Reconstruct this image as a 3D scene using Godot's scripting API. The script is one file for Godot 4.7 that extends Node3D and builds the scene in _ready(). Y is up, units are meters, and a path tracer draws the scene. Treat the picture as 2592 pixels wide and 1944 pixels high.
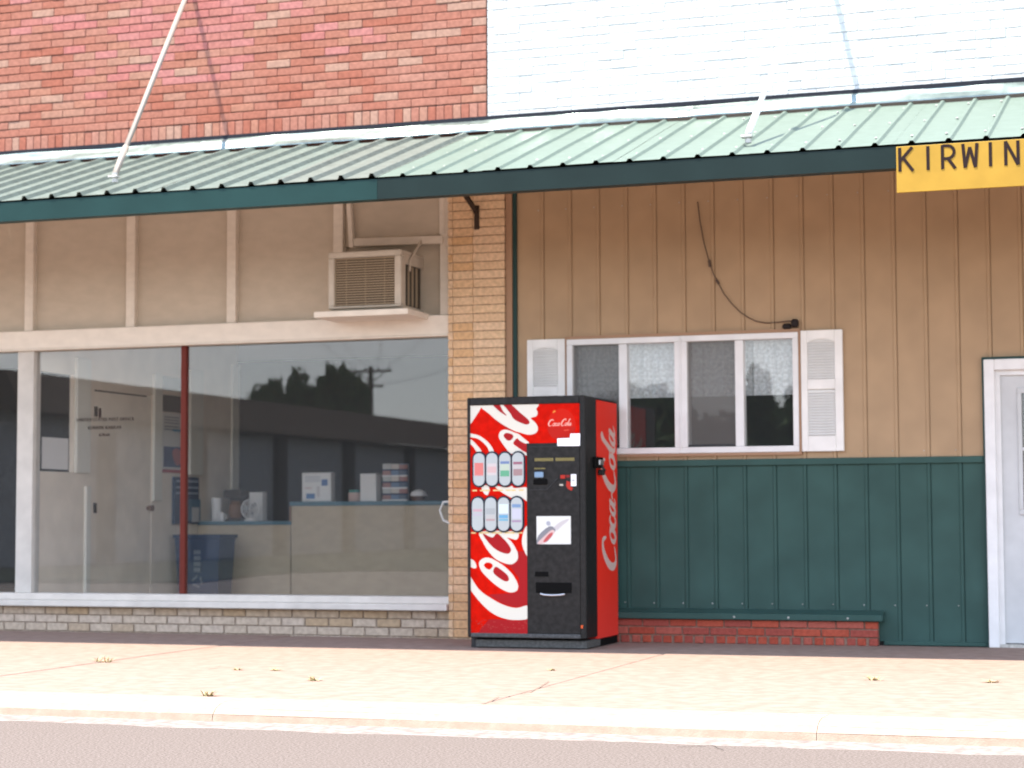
extends Node3D
# A small-town street front: brick office with a plate-glass window, a metal-clad building, an awning and a drinks machine.

var M := {}
var used := {}
var rng := RandomNumberGenerator.new()

# ------------------------------------------------------------------ helpers
func lin(r: float, g: float, b: float) -> Color:
	return Color(r, g, b).linear_to_srgb()

func mat(c: Array, rough := 0.8, metal := 0.0, tex: Texture2D = null, scale := 1.0) -> StandardMaterial3D:
	var s := StandardMaterial3D.new()
	s.albedo_color = lin(c[0], c[1], c[2])
	s.roughness = rough
	s.metallic = metal
	s.metallic_specular = 0.5 if metal > 0.0 else 0.26
	if tex:
		s.albedo_texture = tex
		s.uv1_triplanar = true
		s.uv1_world_triplanar = true
		s.uv1_scale = Vector3.ONE * scale
	return s

func relief(s: StandardMaterial3D, tex: Texture2D, cm: float) -> StandardMaterial3D:
	s.heightmap_enabled = true
	s.heightmap_texture = tex
	s.heightmap_scale = cm
	return s

func noise_tex(freq: float, lo: float, hi: float, seed_: int, size := 256, octaves := 4, stretch := 1.0, warm := 0.0) -> ImageTexture:
	var n := FastNoiseLite.new()
	n.seed = seed_
	n.frequency = freq
	n.fractal_octaves = octaves
	n.noise_type = FastNoiseLite.TYPE_SIMPLEX_SMOOTH
	var src := n.get_seamless_image(size, int(size * stretch), false, false, 0.15)
	src.resize(size, size)
	src.convert(Image.FORMAT_L8)
	var d := src.get_data()
	var out := PackedByteArray()
	out.resize(size * size * 3)
	for i in size * size:
		var v: float = lerpf(lo, hi, d[i] / 255.0)
		out[i * 3] = int(clampf(v, 0, 1) * 255)
		out[i * 3 + 1] = int(clampf(v * (1.0 - warm * (1.0 - d[i] / 255.0)), 0, 1) * 255)
		out[i * 3 + 2] = int(clampf(v * (1.0 - 2.0 * warm * (1.0 - d[i] / 255.0)), 0, 1) * 255)
	return ImageTexture.create_from_image(Image.create_from_data(size, size, false, Image.FORMAT_RGB8, out))

func st() -> SurfaceTool:
	var s := SurfaceTool.new()
	s.begin(Mesh.PRIMITIVE_TRIANGLES)
	s.set_smooth_group(-1)
	return s

func tri(s: SurfaceTool, a: Vector3, b: Vector3, c: Vector3, out: Vector3) -> void:
	if (b - a).cross(c - a).dot(out) > 0.0:
		var t := b
		b = c
		c = t
	s.add_vertex(a)
	s.add_vertex(b)
	s.add_vertex(c)

func quad(s: SurfaceTool, a: Vector3, b: Vector3, c: Vector3, d: Vector3, out: Vector3) -> void:
	tri(s, a, b, c, out)
	tri(s, a, c, d, out)

# a box between two corners with chamfered edges
func bx(s: SurfaceTool, lo: Vector3, hi: Vector3, bev := 0.0) -> void:
	var c := (lo + hi) * 0.5
	var h := (hi - lo) * 0.5
	var bv: float = minf(bev, minf(h.x, minf(h.y, h.z)) * 0.9)
	for ax in 3:
		for sg in [-1.0, 1.0]:
			var n := Vector3.ZERO
			n[ax] = sg
			var u := (ax + 1) % 3
			var v := (ax + 2) % 3
			var p := []
			for k in [[-1, -1], [1, -1], [1, 1], [-1, 1]]:
				var q := Vector3.ZERO
				q[ax] = sg * h[ax]
				q[u] = k[0] * (h[u] - bv)
				q[v] = k[1] * (h[v] - bv)
				p.append(c + q)
			quad(s, p[0], p[1], p[2], p[3], n)
	if bv <= 0.0:
		return
	for ax in 3:
		var u := (ax + 1) % 3
		var v := (ax + 2) % 3
		for su in [-1.0, 1.0]:
			for sv in [-1.0, 1.0]:
				var p := []
				for k in [[-1, 0], [1, 0], [1, 1], [-1, 1]]:
					var q := Vector3.ZERO
					q[ax] = k[0] * (h[ax] - bv)
					q[u] = su * (h[u] - (bv if k[1] else 0.0))
					q[v] = sv * (h[v] - (0.0 if k[1] else bv))
					p.append(c + q)
				var n := Vector3.ZERO
				n[u] = su
				n[v] = sv
				quad(s, p[0], p[1], p[2], p[3], n)
	for sx in [-1.0, 1.0]:
		for sy in [-1.0, 1.0]:
			for sz in [-1.0, 1.0]:
				tri(s, c + Vector3(sx * h.x, sy * (h.y - bv), sz * (h.z - bv)), c + Vector3(sx * (h.x - bv), sy * h.y, sz * (h.z - bv)), c + Vector3(sx * (h.x - bv), sy * (h.y - bv), sz * h.z), Vector3(sx, sy, sz))

# a straight bar of rectangular section between two points
func bar(s: SurfaceTool, a: Vector3, b: Vector3, w: float, t: float, side := Vector3(0, 0, 1)) -> void:
	var d := (b - a).normalized()
	var u := d.cross(side).normalized() * w * 0.5
	var v := u.cross(d).normalized() * t * 0.5
	var p := [u + v, u - v, -u - v, -u + v]
	for k in 4:
		var q: Vector3 = p[k]
		var r: Vector3 = p[(k + 1) % 4]
		quad(s, a + q, a + r, b + r, b + q, q + r)
	quad(s, a + p[0], a + p[1], a + p[2], a + p[3], -d)
	quad(s, b + p[0], b + p[1], b + p[2], b + p[3], d)

func tube(s: SurfaceTool, path: Array, r: float, n := 8, r2 := -1.0) -> void:
	var rings := []
	for i in path.size():
		var a: Vector3 = path[maxi(i - 1, 0)]
		var b: Vector3 = path[mini(i + 1, path.size() - 1)]
		var d := (b - a).normalized()
		var ref := Vector3(0, 0, 1) if absf(d.z) < 0.9 else Vector3(1, 0, 0)
		var u := d.cross(ref).normalized()
		var v := u.cross(d).normalized()
		var rr := r if r2 < 0.0 else lerpf(r, r2, float(i) / (path.size() - 1))
		var ring := []
		for k in n:
			var t := TAU * k / n
			ring.append([path[i] + (u * cos(t) + v * sin(t)) * rr, u * cos(t) + v * sin(t)])
		rings.append(ring)
	for i in path.size() - 1:
		for k in n:
			var o: Vector3 = rings[i][k][1] + rings[i][(k + 1) % n][1]
			quad(s, rings[i][k][0], rings[i][(k + 1) % n][0], rings[i + 1][(k + 1) % n][0], rings[i + 1][k][0], o)
	for e in [0, path.size() - 1]:
		var dd: Vector3 = (path[1] - path[0]) if e else (path[0] - path[1])
		if e:
			dd = path[e] - path[e - 1]
		for k in range(1, n - 1):
			tri(s, rings[e][0][0], rings[e][k][0], rings[e][k + 1][0], dd)

# an upright turned shape: profile of [radius, height]
func lathe(s: SurfaceTool, at: Vector3, prof: Array, n := 20) -> void:
	for i in prof.size() - 1:
		for k in n:
			var a := TAU * k / n
			var b := TAU * (k + 1) / n
			var p0 := at + Vector3(cos(a) * prof[i][0], prof[i][1], sin(a) * prof[i][0])
			var p1 := at + Vector3(cos(b) * prof[i][0], prof[i][1], sin(b) * prof[i][0])
			var p2 := at + Vector3(cos(b) * prof[i + 1][0], prof[i + 1][1], sin(b) * prof[i + 1][0])
			var p3 := at + Vector3(cos(a) * prof[i + 1][0], prof[i + 1][1], sin(a) * prof[i + 1][0])
			var dr: float = prof[i + 1][0] - prof[i][0]
			var dy: float = prof[i + 1][1] - prof[i][1]
			var o := Vector3(cos((a + b) / 2) * dy, -dr, sin((a + b) / 2) * dy)
			quad(s, p0, p1, p2, p3, o)

# a flat outline in the plane z, given thickness towards +z
func prism(s: SurfaceTool, pts: PackedVector2Array, z0: float, z1: float) -> void:
	var idx := Geometry2D.triangulate_polygon(pts)
	for i in range(0, idx.size(), 3):
		for zz in [[z1, 1.0], [z0, -1.0]]:
			tri(s, Vector3(pts[idx[i]].x, pts[idx[i]].y, zz[0]), Vector3(pts[idx[i + 1]].x, pts[idx[i + 1]].y, zz[0]), Vector3(pts[idx[i + 2]].x, pts[idx[i + 2]].y, zz[0]), Vector3(0, 0, zz[1]))
	var cw := Geometry2D.is_polygon_clockwise(pts)
	for i in pts.size():
		var a := pts[i]
		var b := pts[(i + 1) % pts.size()]
		var o := Vector3(b.y - a.y, a.x - b.x, 0)
		if cw:
			o = -o
		quad(s, Vector3(a.x, a.y, z0), Vector3(b.x, b.y, z0), Vector3(b.x, b.y, z1), Vector3(a.x, a.y, z1), o)

func capsule_pts(cx: float, y0: float, y1: float, r: float, n := 9) -> PackedVector2Array:
	var p := PackedVector2Array()
	for k in n + 1:
		p.append(Vector2(cx + r * cos(PI * k / n), y1 - r + r * sin(PI * k / n)))
	for k in n + 1:
		p.append(Vector2(cx - r * cos(PI * k / n), y0 + r - r * sin(PI * k / n)))
	return p

func numbered(parent: Node, called: String) -> String:
	var key := str(parent.get_instance_id()) + called
	var n: int = used.get(key, 0)
	used[key] = n + 1
	return called if n == 0 else "%s_%03d" % [called, n]

func place(called: String, mesh: Mesh, m: Material, parent: Node = self) -> MeshInstance3D:
	var o := MeshInstance3D.new()
	o.name = numbered(parent, called)
	o.mesh = mesh
	if m:
		o.material_override = m
	parent.add_child(o, true)
	return o

func obj(called: String, s: SurfaceTool, m: Material, parent: Node = self) -> MeshInstance3D:
	s.generate_normals()
	return place(called, s.commit(), m, parent)

func box(called: String, lo: Vector3, hi: Vector3, m: Material, parent: Node = self, bev := 0.0) -> MeshInstance3D:
	var s := st()
	bx(s, lo, hi, bev)
	return obj(called, s, m, parent)

func thing(called: String, label: String, category: String, at := Vector3.ZERO, group := "") -> Node3D:
	var o := Node3D.new()
	o.name = numbered(self, called)
	add_child(o, true)
	o.position = at
	return tag(o, label, category, group)

func tag(o: Node3D, label: String, category: String, group := "") -> Node3D:
	o.set_meta("label", label)
	o.set_meta("category", category)
	if group:
		o.set_meta("group", group)
	return o

func node(called: String, parent: Node) -> Node3D:
	var o := Node3D.new()
	o.name = numbered(parent, called)
	parent.add_child(o, true)
	return o

func structure(o: Node3D) -> Node3D:
	o.set_meta("kind", "structure")
	return o

# --- flat print: filled outlines painted into an Image (points in pixels)
func fill(img: Image, pts: PackedVector2Array, c: Color) -> void:
	var lo := INF
	var hi := -INF
	for p in pts:
		lo = minf(lo, p.y)
		hi = maxf(hi, p.y)
	for y in range(maxi(0, int(lo)), mini(img.get_height(), int(hi) + 1)):
		var yc := y + 0.5
		var xs := []
		for i in pts.size():
			var a := pts[i]
			var b := pts[(i + 1) % pts.size()]
			if (a.y <= yc) != (b.y <= yc):
				xs.append(a.x + (yc - a.y) * (b.x - a.x) / (b.y - a.y))
		xs.sort()
		for i in range(0, xs.size() - 1, 2):
			var x0 := int(round(xs[i]))
			var x1 := int(round(xs[i + 1]))
			if x1 > x0:
				img.fill_rect(Rect2i(x0, y, x1 - x0, 1), c)

func smooth(pts: PackedVector2Array) -> PackedVector2Array:
	var out := PackedVector2Array()
	var n := pts.size()
	for i in n:
		for k in 4:
			out.append(pts[i].cubic_interpolate(pts[(i + 1) % n], pts[(i + n - 1) % n], pts[(i + 2) % n], k / 4.0))
	return out

func stroke(img: Image, pts: Array, w0: float, w1: float, c: Color) -> void:
	var fine := []
	for i in pts.size() - 1:
		var a: Vector2 = pts[maxi(i - 1, 0)]
		var b: Vector2 = pts[i]
		var d: Vector2 = pts[i + 1]
		var e: Vector2 = pts[mini(i + 2, pts.size() - 1)]
		for k in 8:
			fine.append(b.cubic_interpolate(d, a, e, k / 8.0))
	fine.append(pts[-1])
	for i in fine.size():
		var f := float(i) / (fine.size() - 1)
		var r: float = lerpf(w0, w1, sin(f * PI)) * 0.5
		var p := PackedVector2Array()
		for k in 10:
			p.append(fine[i] + Vector2(cos(TAU * k / 10), sin(TAU * k / 10)) * r)
		fill(img, p, c)
		if i:
			var q: Vector2 = fine[i - 1]
			var n: Vector2 = (fine[i] - q).orthogonal().normalized() * r
			fill(img, PackedVector2Array([q + n, fine[i] + n, fine[i] - n, q - n]), c)

# the script lettering of the drinks machine, written along "along" with letters rising along "up"
func script_words(img: Image, o: Vector2, along: Vector2, up: Vector2, c: Color, heavy: float) -> void:
	var glyphs := [
		[[2.15, 2.1, 1.8, 2.65, 1.1, 2.5, 0.5, 1.6, 0.5, 0.7, 1.0, 0.25, 1.8, 0.5], 0.16, 0.5],
		[[2.6, 1.35, 2.2, 1.1, 2.15, 0.55, 2.5, 0.3, 2.85, 0.6, 2.85, 1.1, 2.6, 1.35, 3.0, 1.3], 0.12, 0.34],
		[[3.75, 1.2, 3.45, 1.35, 3.15, 0.95, 3.2, 0.45, 3.6, 0.3, 3.95, 0.6], 0.12, 0.34],
		[[4.6, 1.25, 4.2, 1.3, 3.95, 0.8, 4.1, 0.35, 4.45, 0.5, 4.7, 1.3, 4.6, 0.6, 4.75, 0.3, 5.0, 0.5], 0.12, 0.32],
		[[4.95, 0.85, 5.2, 0.95, 5.45, 0.85], 0.14, 0.24],
		[[7.2, 2.2, 6.9, 2.85, 6.2, 2.5, 5.7, 1.6, 5.65, 0.7, 6.1, 0.25, 6.8, 0.5], 0.16, 0.5],
		[[7.5, 1.35, 7.1, 1.1, 7.05, 0.55, 7.4, 0.3, 7.75, 0.6, 7.75, 1.1, 7.5, 1.35, 7.95, 1.3], 0.12, 0.34],
		[[7.95, 1.2, 8.5, 2.3, 8.75, 2.7, 8.5, 2.6, 8.2, 1.2, 8.2, 0.5, 8.45, 0.3, 8.7, 0.5], 0.12, 0.34],
		[[9.25, 1.25, 8.85, 1.3, 8.6, 0.8, 8.75, 0.35, 9.1, 0.5, 9.35, 1.3, 9.25, 0.6, 9.4, 0.3, 9.8, 0.6], 0.12, 0.32],
	]
	for g in glyphs:
		var p := []
		for i in range(0, g[0].size(), 2):
			p.append(o + along * (g[0][i] + 0.22 * g[0][i + 1]) + up * g[0][i + 1])
		stroke(img, p, g[1] * along.length() * heavy, g[2] * along.length() * heavy, c)

func print_mat(img: Image, rough := 0.4) -> StandardMaterial3D:
	var m := StandardMaterial3D.new()
	m.albedo_texture = ImageTexture.create_from_image(img)
	m.roughness = rough
	m.metallic_specular = 0.12
	return m

# a rectangle with its own texture coordinates; u runs along a->b, v down
func sheet(s: SurfaceTool, tl: Vector3, tr: Vector3, br: Vector3, bl: Vector3, r := Rect2(0, 0, 1, 1)) -> void:
	var P := [tl, tr, br, tl, br, bl]
	var U := [r.position, Vector2(r.end.x, r.position.y), r.end, r.position, r.end, Vector2(r.position.x, r.end.y)]
	for i in 6:
		s.set_uv(U[i])
		s.add_vertex(P[i])

# ------------------------------------------------------------------ scene
func _ready() -> void:
	rng.seed = 7
	var cam := Camera3D.new()
	cam.name = "camera"
	cam.position = Vector3(5.004, 0.9356, 14.331)
	cam.rotation_degrees = Vector3(3.8805, 18.5385, -0.2342)
	cam.fov = 22.1745
	var lens := CameraAttributesPhysical.new()
	lens.frustum_focal_length = 61.24
	lens.frustum_focus_distance = 9.0
	lens.exposure_aperture = 2.9
	cam.attributes = lens
	cam.fov = 22.1745
	cam.near = 0.1
	cam.far = 900.0
	add_child(cam)
	cam.current = true

	var env := Environment.new()
	env.background_mode = Environment.BG_SKY
	var sky_m := ProceduralSkyMaterial.new()
	sky_m.sky_top_color = Color(0.66, 0.73, 0.85)
	sky_m.sky_horizon_color = Color(0.93, 0.945, 0.93)
	sky_m.sky_curve = 0.16
	sky_m.sky_energy_multiplier = 1.22
	sky_m.ground_bottom_color = Color(0.45, 0.42, 0.38)
	sky_m.ground_horizon_color = Color(0.6, 0.6, 0.6)
	sky_m.ground_energy_multiplier = 0.6
	sky_m.sun_angle_max = 12.0
	var sky := Sky.new()
	sky.sky_material = sky_m
	env.sky = sky
	env.tonemap_mode = Environment.TONE_MAPPER_LINEAR
	env.tonemap_exposure = 2.78
	env.sdfgi_enabled = true
	env.ssao_enabled = true
	env.ssil_enabled = true
	var we := WorldEnvironment.new()
	we.name = "world_environment"
	we.environment = env
	add_child(we)

	var sun := DirectionalLight3D.new()
	sun.name = "sun"
	sun.light_energy = 1.42
	sun.light_color = Color(1.0, 0.965, 0.90)
	sun.light_angular_distance = 0.5
	sun.shadow_enabled = true
	add_child(sun)
	sun.look_at_from_position(Vector3.ZERO, Vector3(0.295, -1.0, -0.24), Vector3(0, 0, 1))

	materials()
	ground()
	brick_building()
	clad_building()
	awnings()
	hanging_sign()
	drinks_machine()
	air_conditioner()
	lobby_things()
	wall_cable()
	weeds()
	street_across()

func materials() -> void:
	var fine := noise_tex(0.05, 0.72, 1.0, 3)
	var broad := noise_tex(0.012, 0.74, 1.0, 5)
	var grit := noise_tex(0.22, 0.55, 1.0, 9, 512, 3)
	var grain := noise_tex(0.025, 0.95, 1.0, 12, 256, 3, 2.0)
	var stain := noise_tex(0.03, 0.87, 1.0, 21, 512, 6, 1.0, 0.02)
	var bump := noise_tex(0.09, 0.0, 1.0, 14, 256, 4)
	M.bump = bump
	M.fine = fine
	M.concrete = relief(mat([0.305, 0.224, 0.187], 0.92, 0.0, stain, 0.45), grit, 0.18)
	M.kerb = relief(mat([0.37, 0.285, 0.23], 0.92, 0.0, stain, 0.8), grit, 0.4)
	M.asphalt = relief(mat([0.245, 0.21, 0.198], 0.95, 0.0, noise_tex(0.16, 0.55, 1.0, 31, 1024, 6, 1.0, 0.05), 0.5), grit, 0.25)
	M.asphalt.uv1_scale = Vector3(0.35, 0.6, 0.6)
	M.soil = mat([0.16, 0.13, 0.09], 1.0, 0.0, broad, 0.1)
	M.lawn = mat([0.028, 0.034, 0.018], 1.0, 0.0, broad, 0.2)
	M.gap = mat([0.17, 0.14, 0.11], 1.0)
	# red wall bricks, from clean red to mortar-smeared and pink-painted ones
	var blot := noise_tex(0.035, 0.84, 1.0, 44, 256, 4)
	M.red = []
	for k in 6:
		var f := 0.12 + k / 5.0 * 0.72
		M.red.append(relief(mat([lerpf(0.375, 0.445, f), lerpf(0.125, 0.225, f), lerpf(0.082, 0.170, f)], 0.95, 0.0, blot, 2.3), bump, 0.12))
	M.pink = []
	for c in [[0.465, 0.175, 0.155], [0.455, 0.185, 0.155], [0.48, 0.20, 0.18]]:
		M.pink.append(relief(mat(c, 0.95, 0.0, blot, 2.3), bump, 0.12))
	M.pale = []
	for c in [[0.42, 0.215, 0.155], [0.44, 0.26, 0.195], [0.425, 0.195, 0.135]]:
		M.pale.append(relief(mat(c, 0.95, 0.0, blot, 2.3), bump, 0.12))
	M.mortar_red = relief(mat([0.30, 0.165, 0.14], 0.95, 0.0, fine, 2.0), grit, 0.3)
	M.white_brick = []
	for c in [[0.66, 0.675, 0.67], [0.63, 0.65, 0.65], [0.68, 0.69, 0.68]]:
		M.white_brick.append(relief(mat(c, 0.7, 0.0, noise_tex(0.03, 0.9, 1.0, 51), 1.4), bump, 0.25))
	M.mortar_white = mat([0.60, 0.63, 0.64], 0.8)
	M.tan = []
	for c in [[0.75, 0.51, 0.31], [0.74, 0.49, 0.29], [0.76, 0.53, 0.335], [0.70, 0.44, 0.235]]:
		M.tan.append(mat(c, 0.85, 0.0, blot, 2.6))
	M.tan_pale = []
	for c in [[0.78, 0.55, 0.36], [0.76, 0.53, 0.33], [0.74, 0.51, 0.32]]:
		M.tan_pale.append(mat(c, 0.85, 0.0, blot, 2.6))
	M.mortar_tan = mat([0.66, 0.48, 0.33], 0.95, 0.0, fine, 2.0)
	M.knee = []
	for c in [[0.52, 0.42, 0.325], [0.54, 0.44, 0.35], [0.48, 0.37, 0.265], [0.53, 0.43, 0.335], [0.46, 0.335, 0.215]]:
		M.knee.append(mat(c, 0.85, 0.0, blot, 2.0))
	M.mortar_knee = mat([0.43, 0.345, 0.275], 0.95, 0.0, fine, 2.0)
	M.ledge_brick = []
	for c in [[0.40, 0.078, 0.048], [0.45, 0.092, 0.055], [0.35, 0.08, 0.06], [0.42, 0.11, 0.08]]:
		M.ledge_brick.append(relief(mat(c, 0.9, 0.0, blot, 3.0), bump, 0.3))
	M.mortar_ledge = mat([0.30, 0.185, 0.14], 0.95, 0.0, fine, 2.0)
	# painted wood and metal
	M.board = mat([0.51, 0.435, 0.345], 0.8, 0.0, grain, 0.7)
	M.batten = mat([0.68, 0.61, 0.52], 0.7, 0.0, grain, 1.2)
	M.beam = mat([0.76, 0.69, 0.60], 0.65, 0.0, grain, 0.8)
	M.white_post = mat([0.60, 0.575, 0.53], 0.6, 0.0, noise_tex(0.02, 0.9, 1.0, 59), 0.7)
	M.sill = mat([0.67, 0.63, 0.575], 0.6, 0.0, noise_tex(0.02, 0.9, 1.0, 60), 0.7)
	M.red_paint = mat([0.13, 0.025, 0.018], 0.5)
	M.white_vinyl = mat([0.76, 0.75, 0.745], 0.45, 0.0, noise_tex(0.02, 0.93, 1.0, 61), 0.8)
	M.shutter = mat([0.80, 0.78, 0.75], 0.5, 0.0, noise_tex(0.02, 0.93, 1.0, 61), 0.8)
	M.siding = mat([0.405, 0.275, 0.165], 0.45, 0.0, noise_tex(0.02, 0.93, 1.0, 66, 256, 3), 0.5)
	M.green = mat([0.040, 0.088, 0.078], 0.45, 0.0, noise_tex(0.02, 0.88, 1.0, 67, 256, 3), 0.5)
	M.green_dark = mat([0.022, 0.05, 0.046], 0.5)
	M.brown_trim = mat([0.33, 0.20, 0.125], 0.5)
	M.fascia_left = mat([0.015, 0.047, 0.045], 0.45, 0.0, noise_tex(0.02, 0.9, 1.0, 68), 0.4)
	M.fascia_right = mat([0.012, 0.024, 0.023], 0.45, 0.0, noise_tex(0.02, 0.9, 1.0, 69), 0.4)
	M.roof_left = mat([0.165, 0.198, 0.174], 0.5, 0.0, noise_tex(0.03, 0.75, 1.0, 70, 256, 4, 4.0), 0.7)
	M.roof_right = mat([0.145, 0.187, 0.158], 0.5, 0.0, noise_tex(0.03, 0.88, 1.0, 71, 256, 4, 4.0), 0.7)
	M.roof_brown = mat([0.178, 0.198, 0.174], 0.5, 0.0, noise_tex(0.03, 0.75, 1.0, 76, 256, 4, 4.0), 0.7)
	M.flashing = mat([0.30, 0.37, 0.36], 0.26, 0.7, fine, 0.7)
	M.tar = mat([0.02, 0.022, 0.03], 0.8)
	M.galv = mat([0.60, 0.585, 0.55], 0.45, 0.35, fine, 3.0)
	M.iron = mat([0.045, 0.03, 0.022], 0.8)
	M.sign = mat([0.43, 0.255, 0.04], 0.6, 0.0, noise_tex(0.015, 0.92, 1.0, 72), 0.9)
	M.sign_ink = mat([0.022, 0.012, 0.012], 0.7)
	# glass: a real pane has two faces, so every pane is a thin slab
	var gl := StandardMaterial3D.new()
	gl.transparency = BaseMaterial3D.TRANSPARENCY_ALPHA
	gl.albedo_color = Color(0.58, 0.6, 0.6, 0.035)
	gl.roughness = 0.0
	gl.metallic_specular = 1.0
	M.glass = gl
	var scr := StandardMaterial3D.new()
	scr.transparency = BaseMaterial3D.TRANSPARENCY_ALPHA
	scr.albedo_color = Color(0.42, 0.41, 0.40, 0.55)
	scr.roughness = 0.9
	M.screen = scr
	# machine
	M.black = mat([0.030, 0.0285, 0.0275], 0.42, 0.0, fine, 1.5)
	M.black_deep = mat([0.003, 0.003, 0.003], 0.9)
	M.black_side = mat([0.013, 0.013, 0.013], 0.5)
	M.steel = mat([0.5, 0.5, 0.52], 0.3, 0.9)
	M.dark_grey = mat([0.06, 0.06, 0.062], 0.6, 0.0, fine, 2.0)
	M.bezel = mat([0.018, 0.022, 0.035], 0.4)
	M.lens = mat([0.43, 0.46, 0.455], 0.3)
	M.white_tag = mat([0.85, 0.85, 0.88], 0.6)
	# air conditioner
	M.ac_case = mat([0.56, 0.50, 0.42], 0.55, 0.0, noise_tex(0.02, 0.9, 1.0, 73), 1.0)
	M.ac_dark = mat([0.10, 0.085, 0.07], 0.8)
	M.ac_fin = mat([0.40, 0.31, 0.21], 0.6)
	# inside
	M.wall_in = mat([0.86, 0.765, 0.64], 0.85, 0.0, noise_tex(0.02, 0.93, 1.0, 74), 0.5)
	M.post_in = mat([0.70, 0.68, 0.60], 0.7)
	M.ceiling = mat([0.8, 0.8, 0.78], 0.9)
	M.floor_in = mat([0.46, 0.42, 0.36], 0.6, 0.0, fine, 0.7)
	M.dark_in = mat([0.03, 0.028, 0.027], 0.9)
	M.counter = mat([0.56, 0.46, 0.335], 0.7, 0.0, grain, 0.8)
	M.counter_top = mat([0.10, 0.20, 0.25], 0.4)
	M.blue = mat([0.022, 0.046, 0.10], 0.5)
	M.paper = mat([0.75, 0.74, 0.72], 0.8)
	M.bark = mat([0.10, 0.075, 0.05], 0.95, 0.0, fine, 1.0)
	M.leaf = mat([0.055, 0.085, 0.035], 0.8)
	M.leaf.backlight_enabled = true
	M.leaf.backlight = Color(0.08, 0.12, 0.04)
	M.dry = mat([0.46, 0.36, 0.21], 0.9)
	M.dry_green = mat([0.27, 0.25, 0.12], 0.9)

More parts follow.
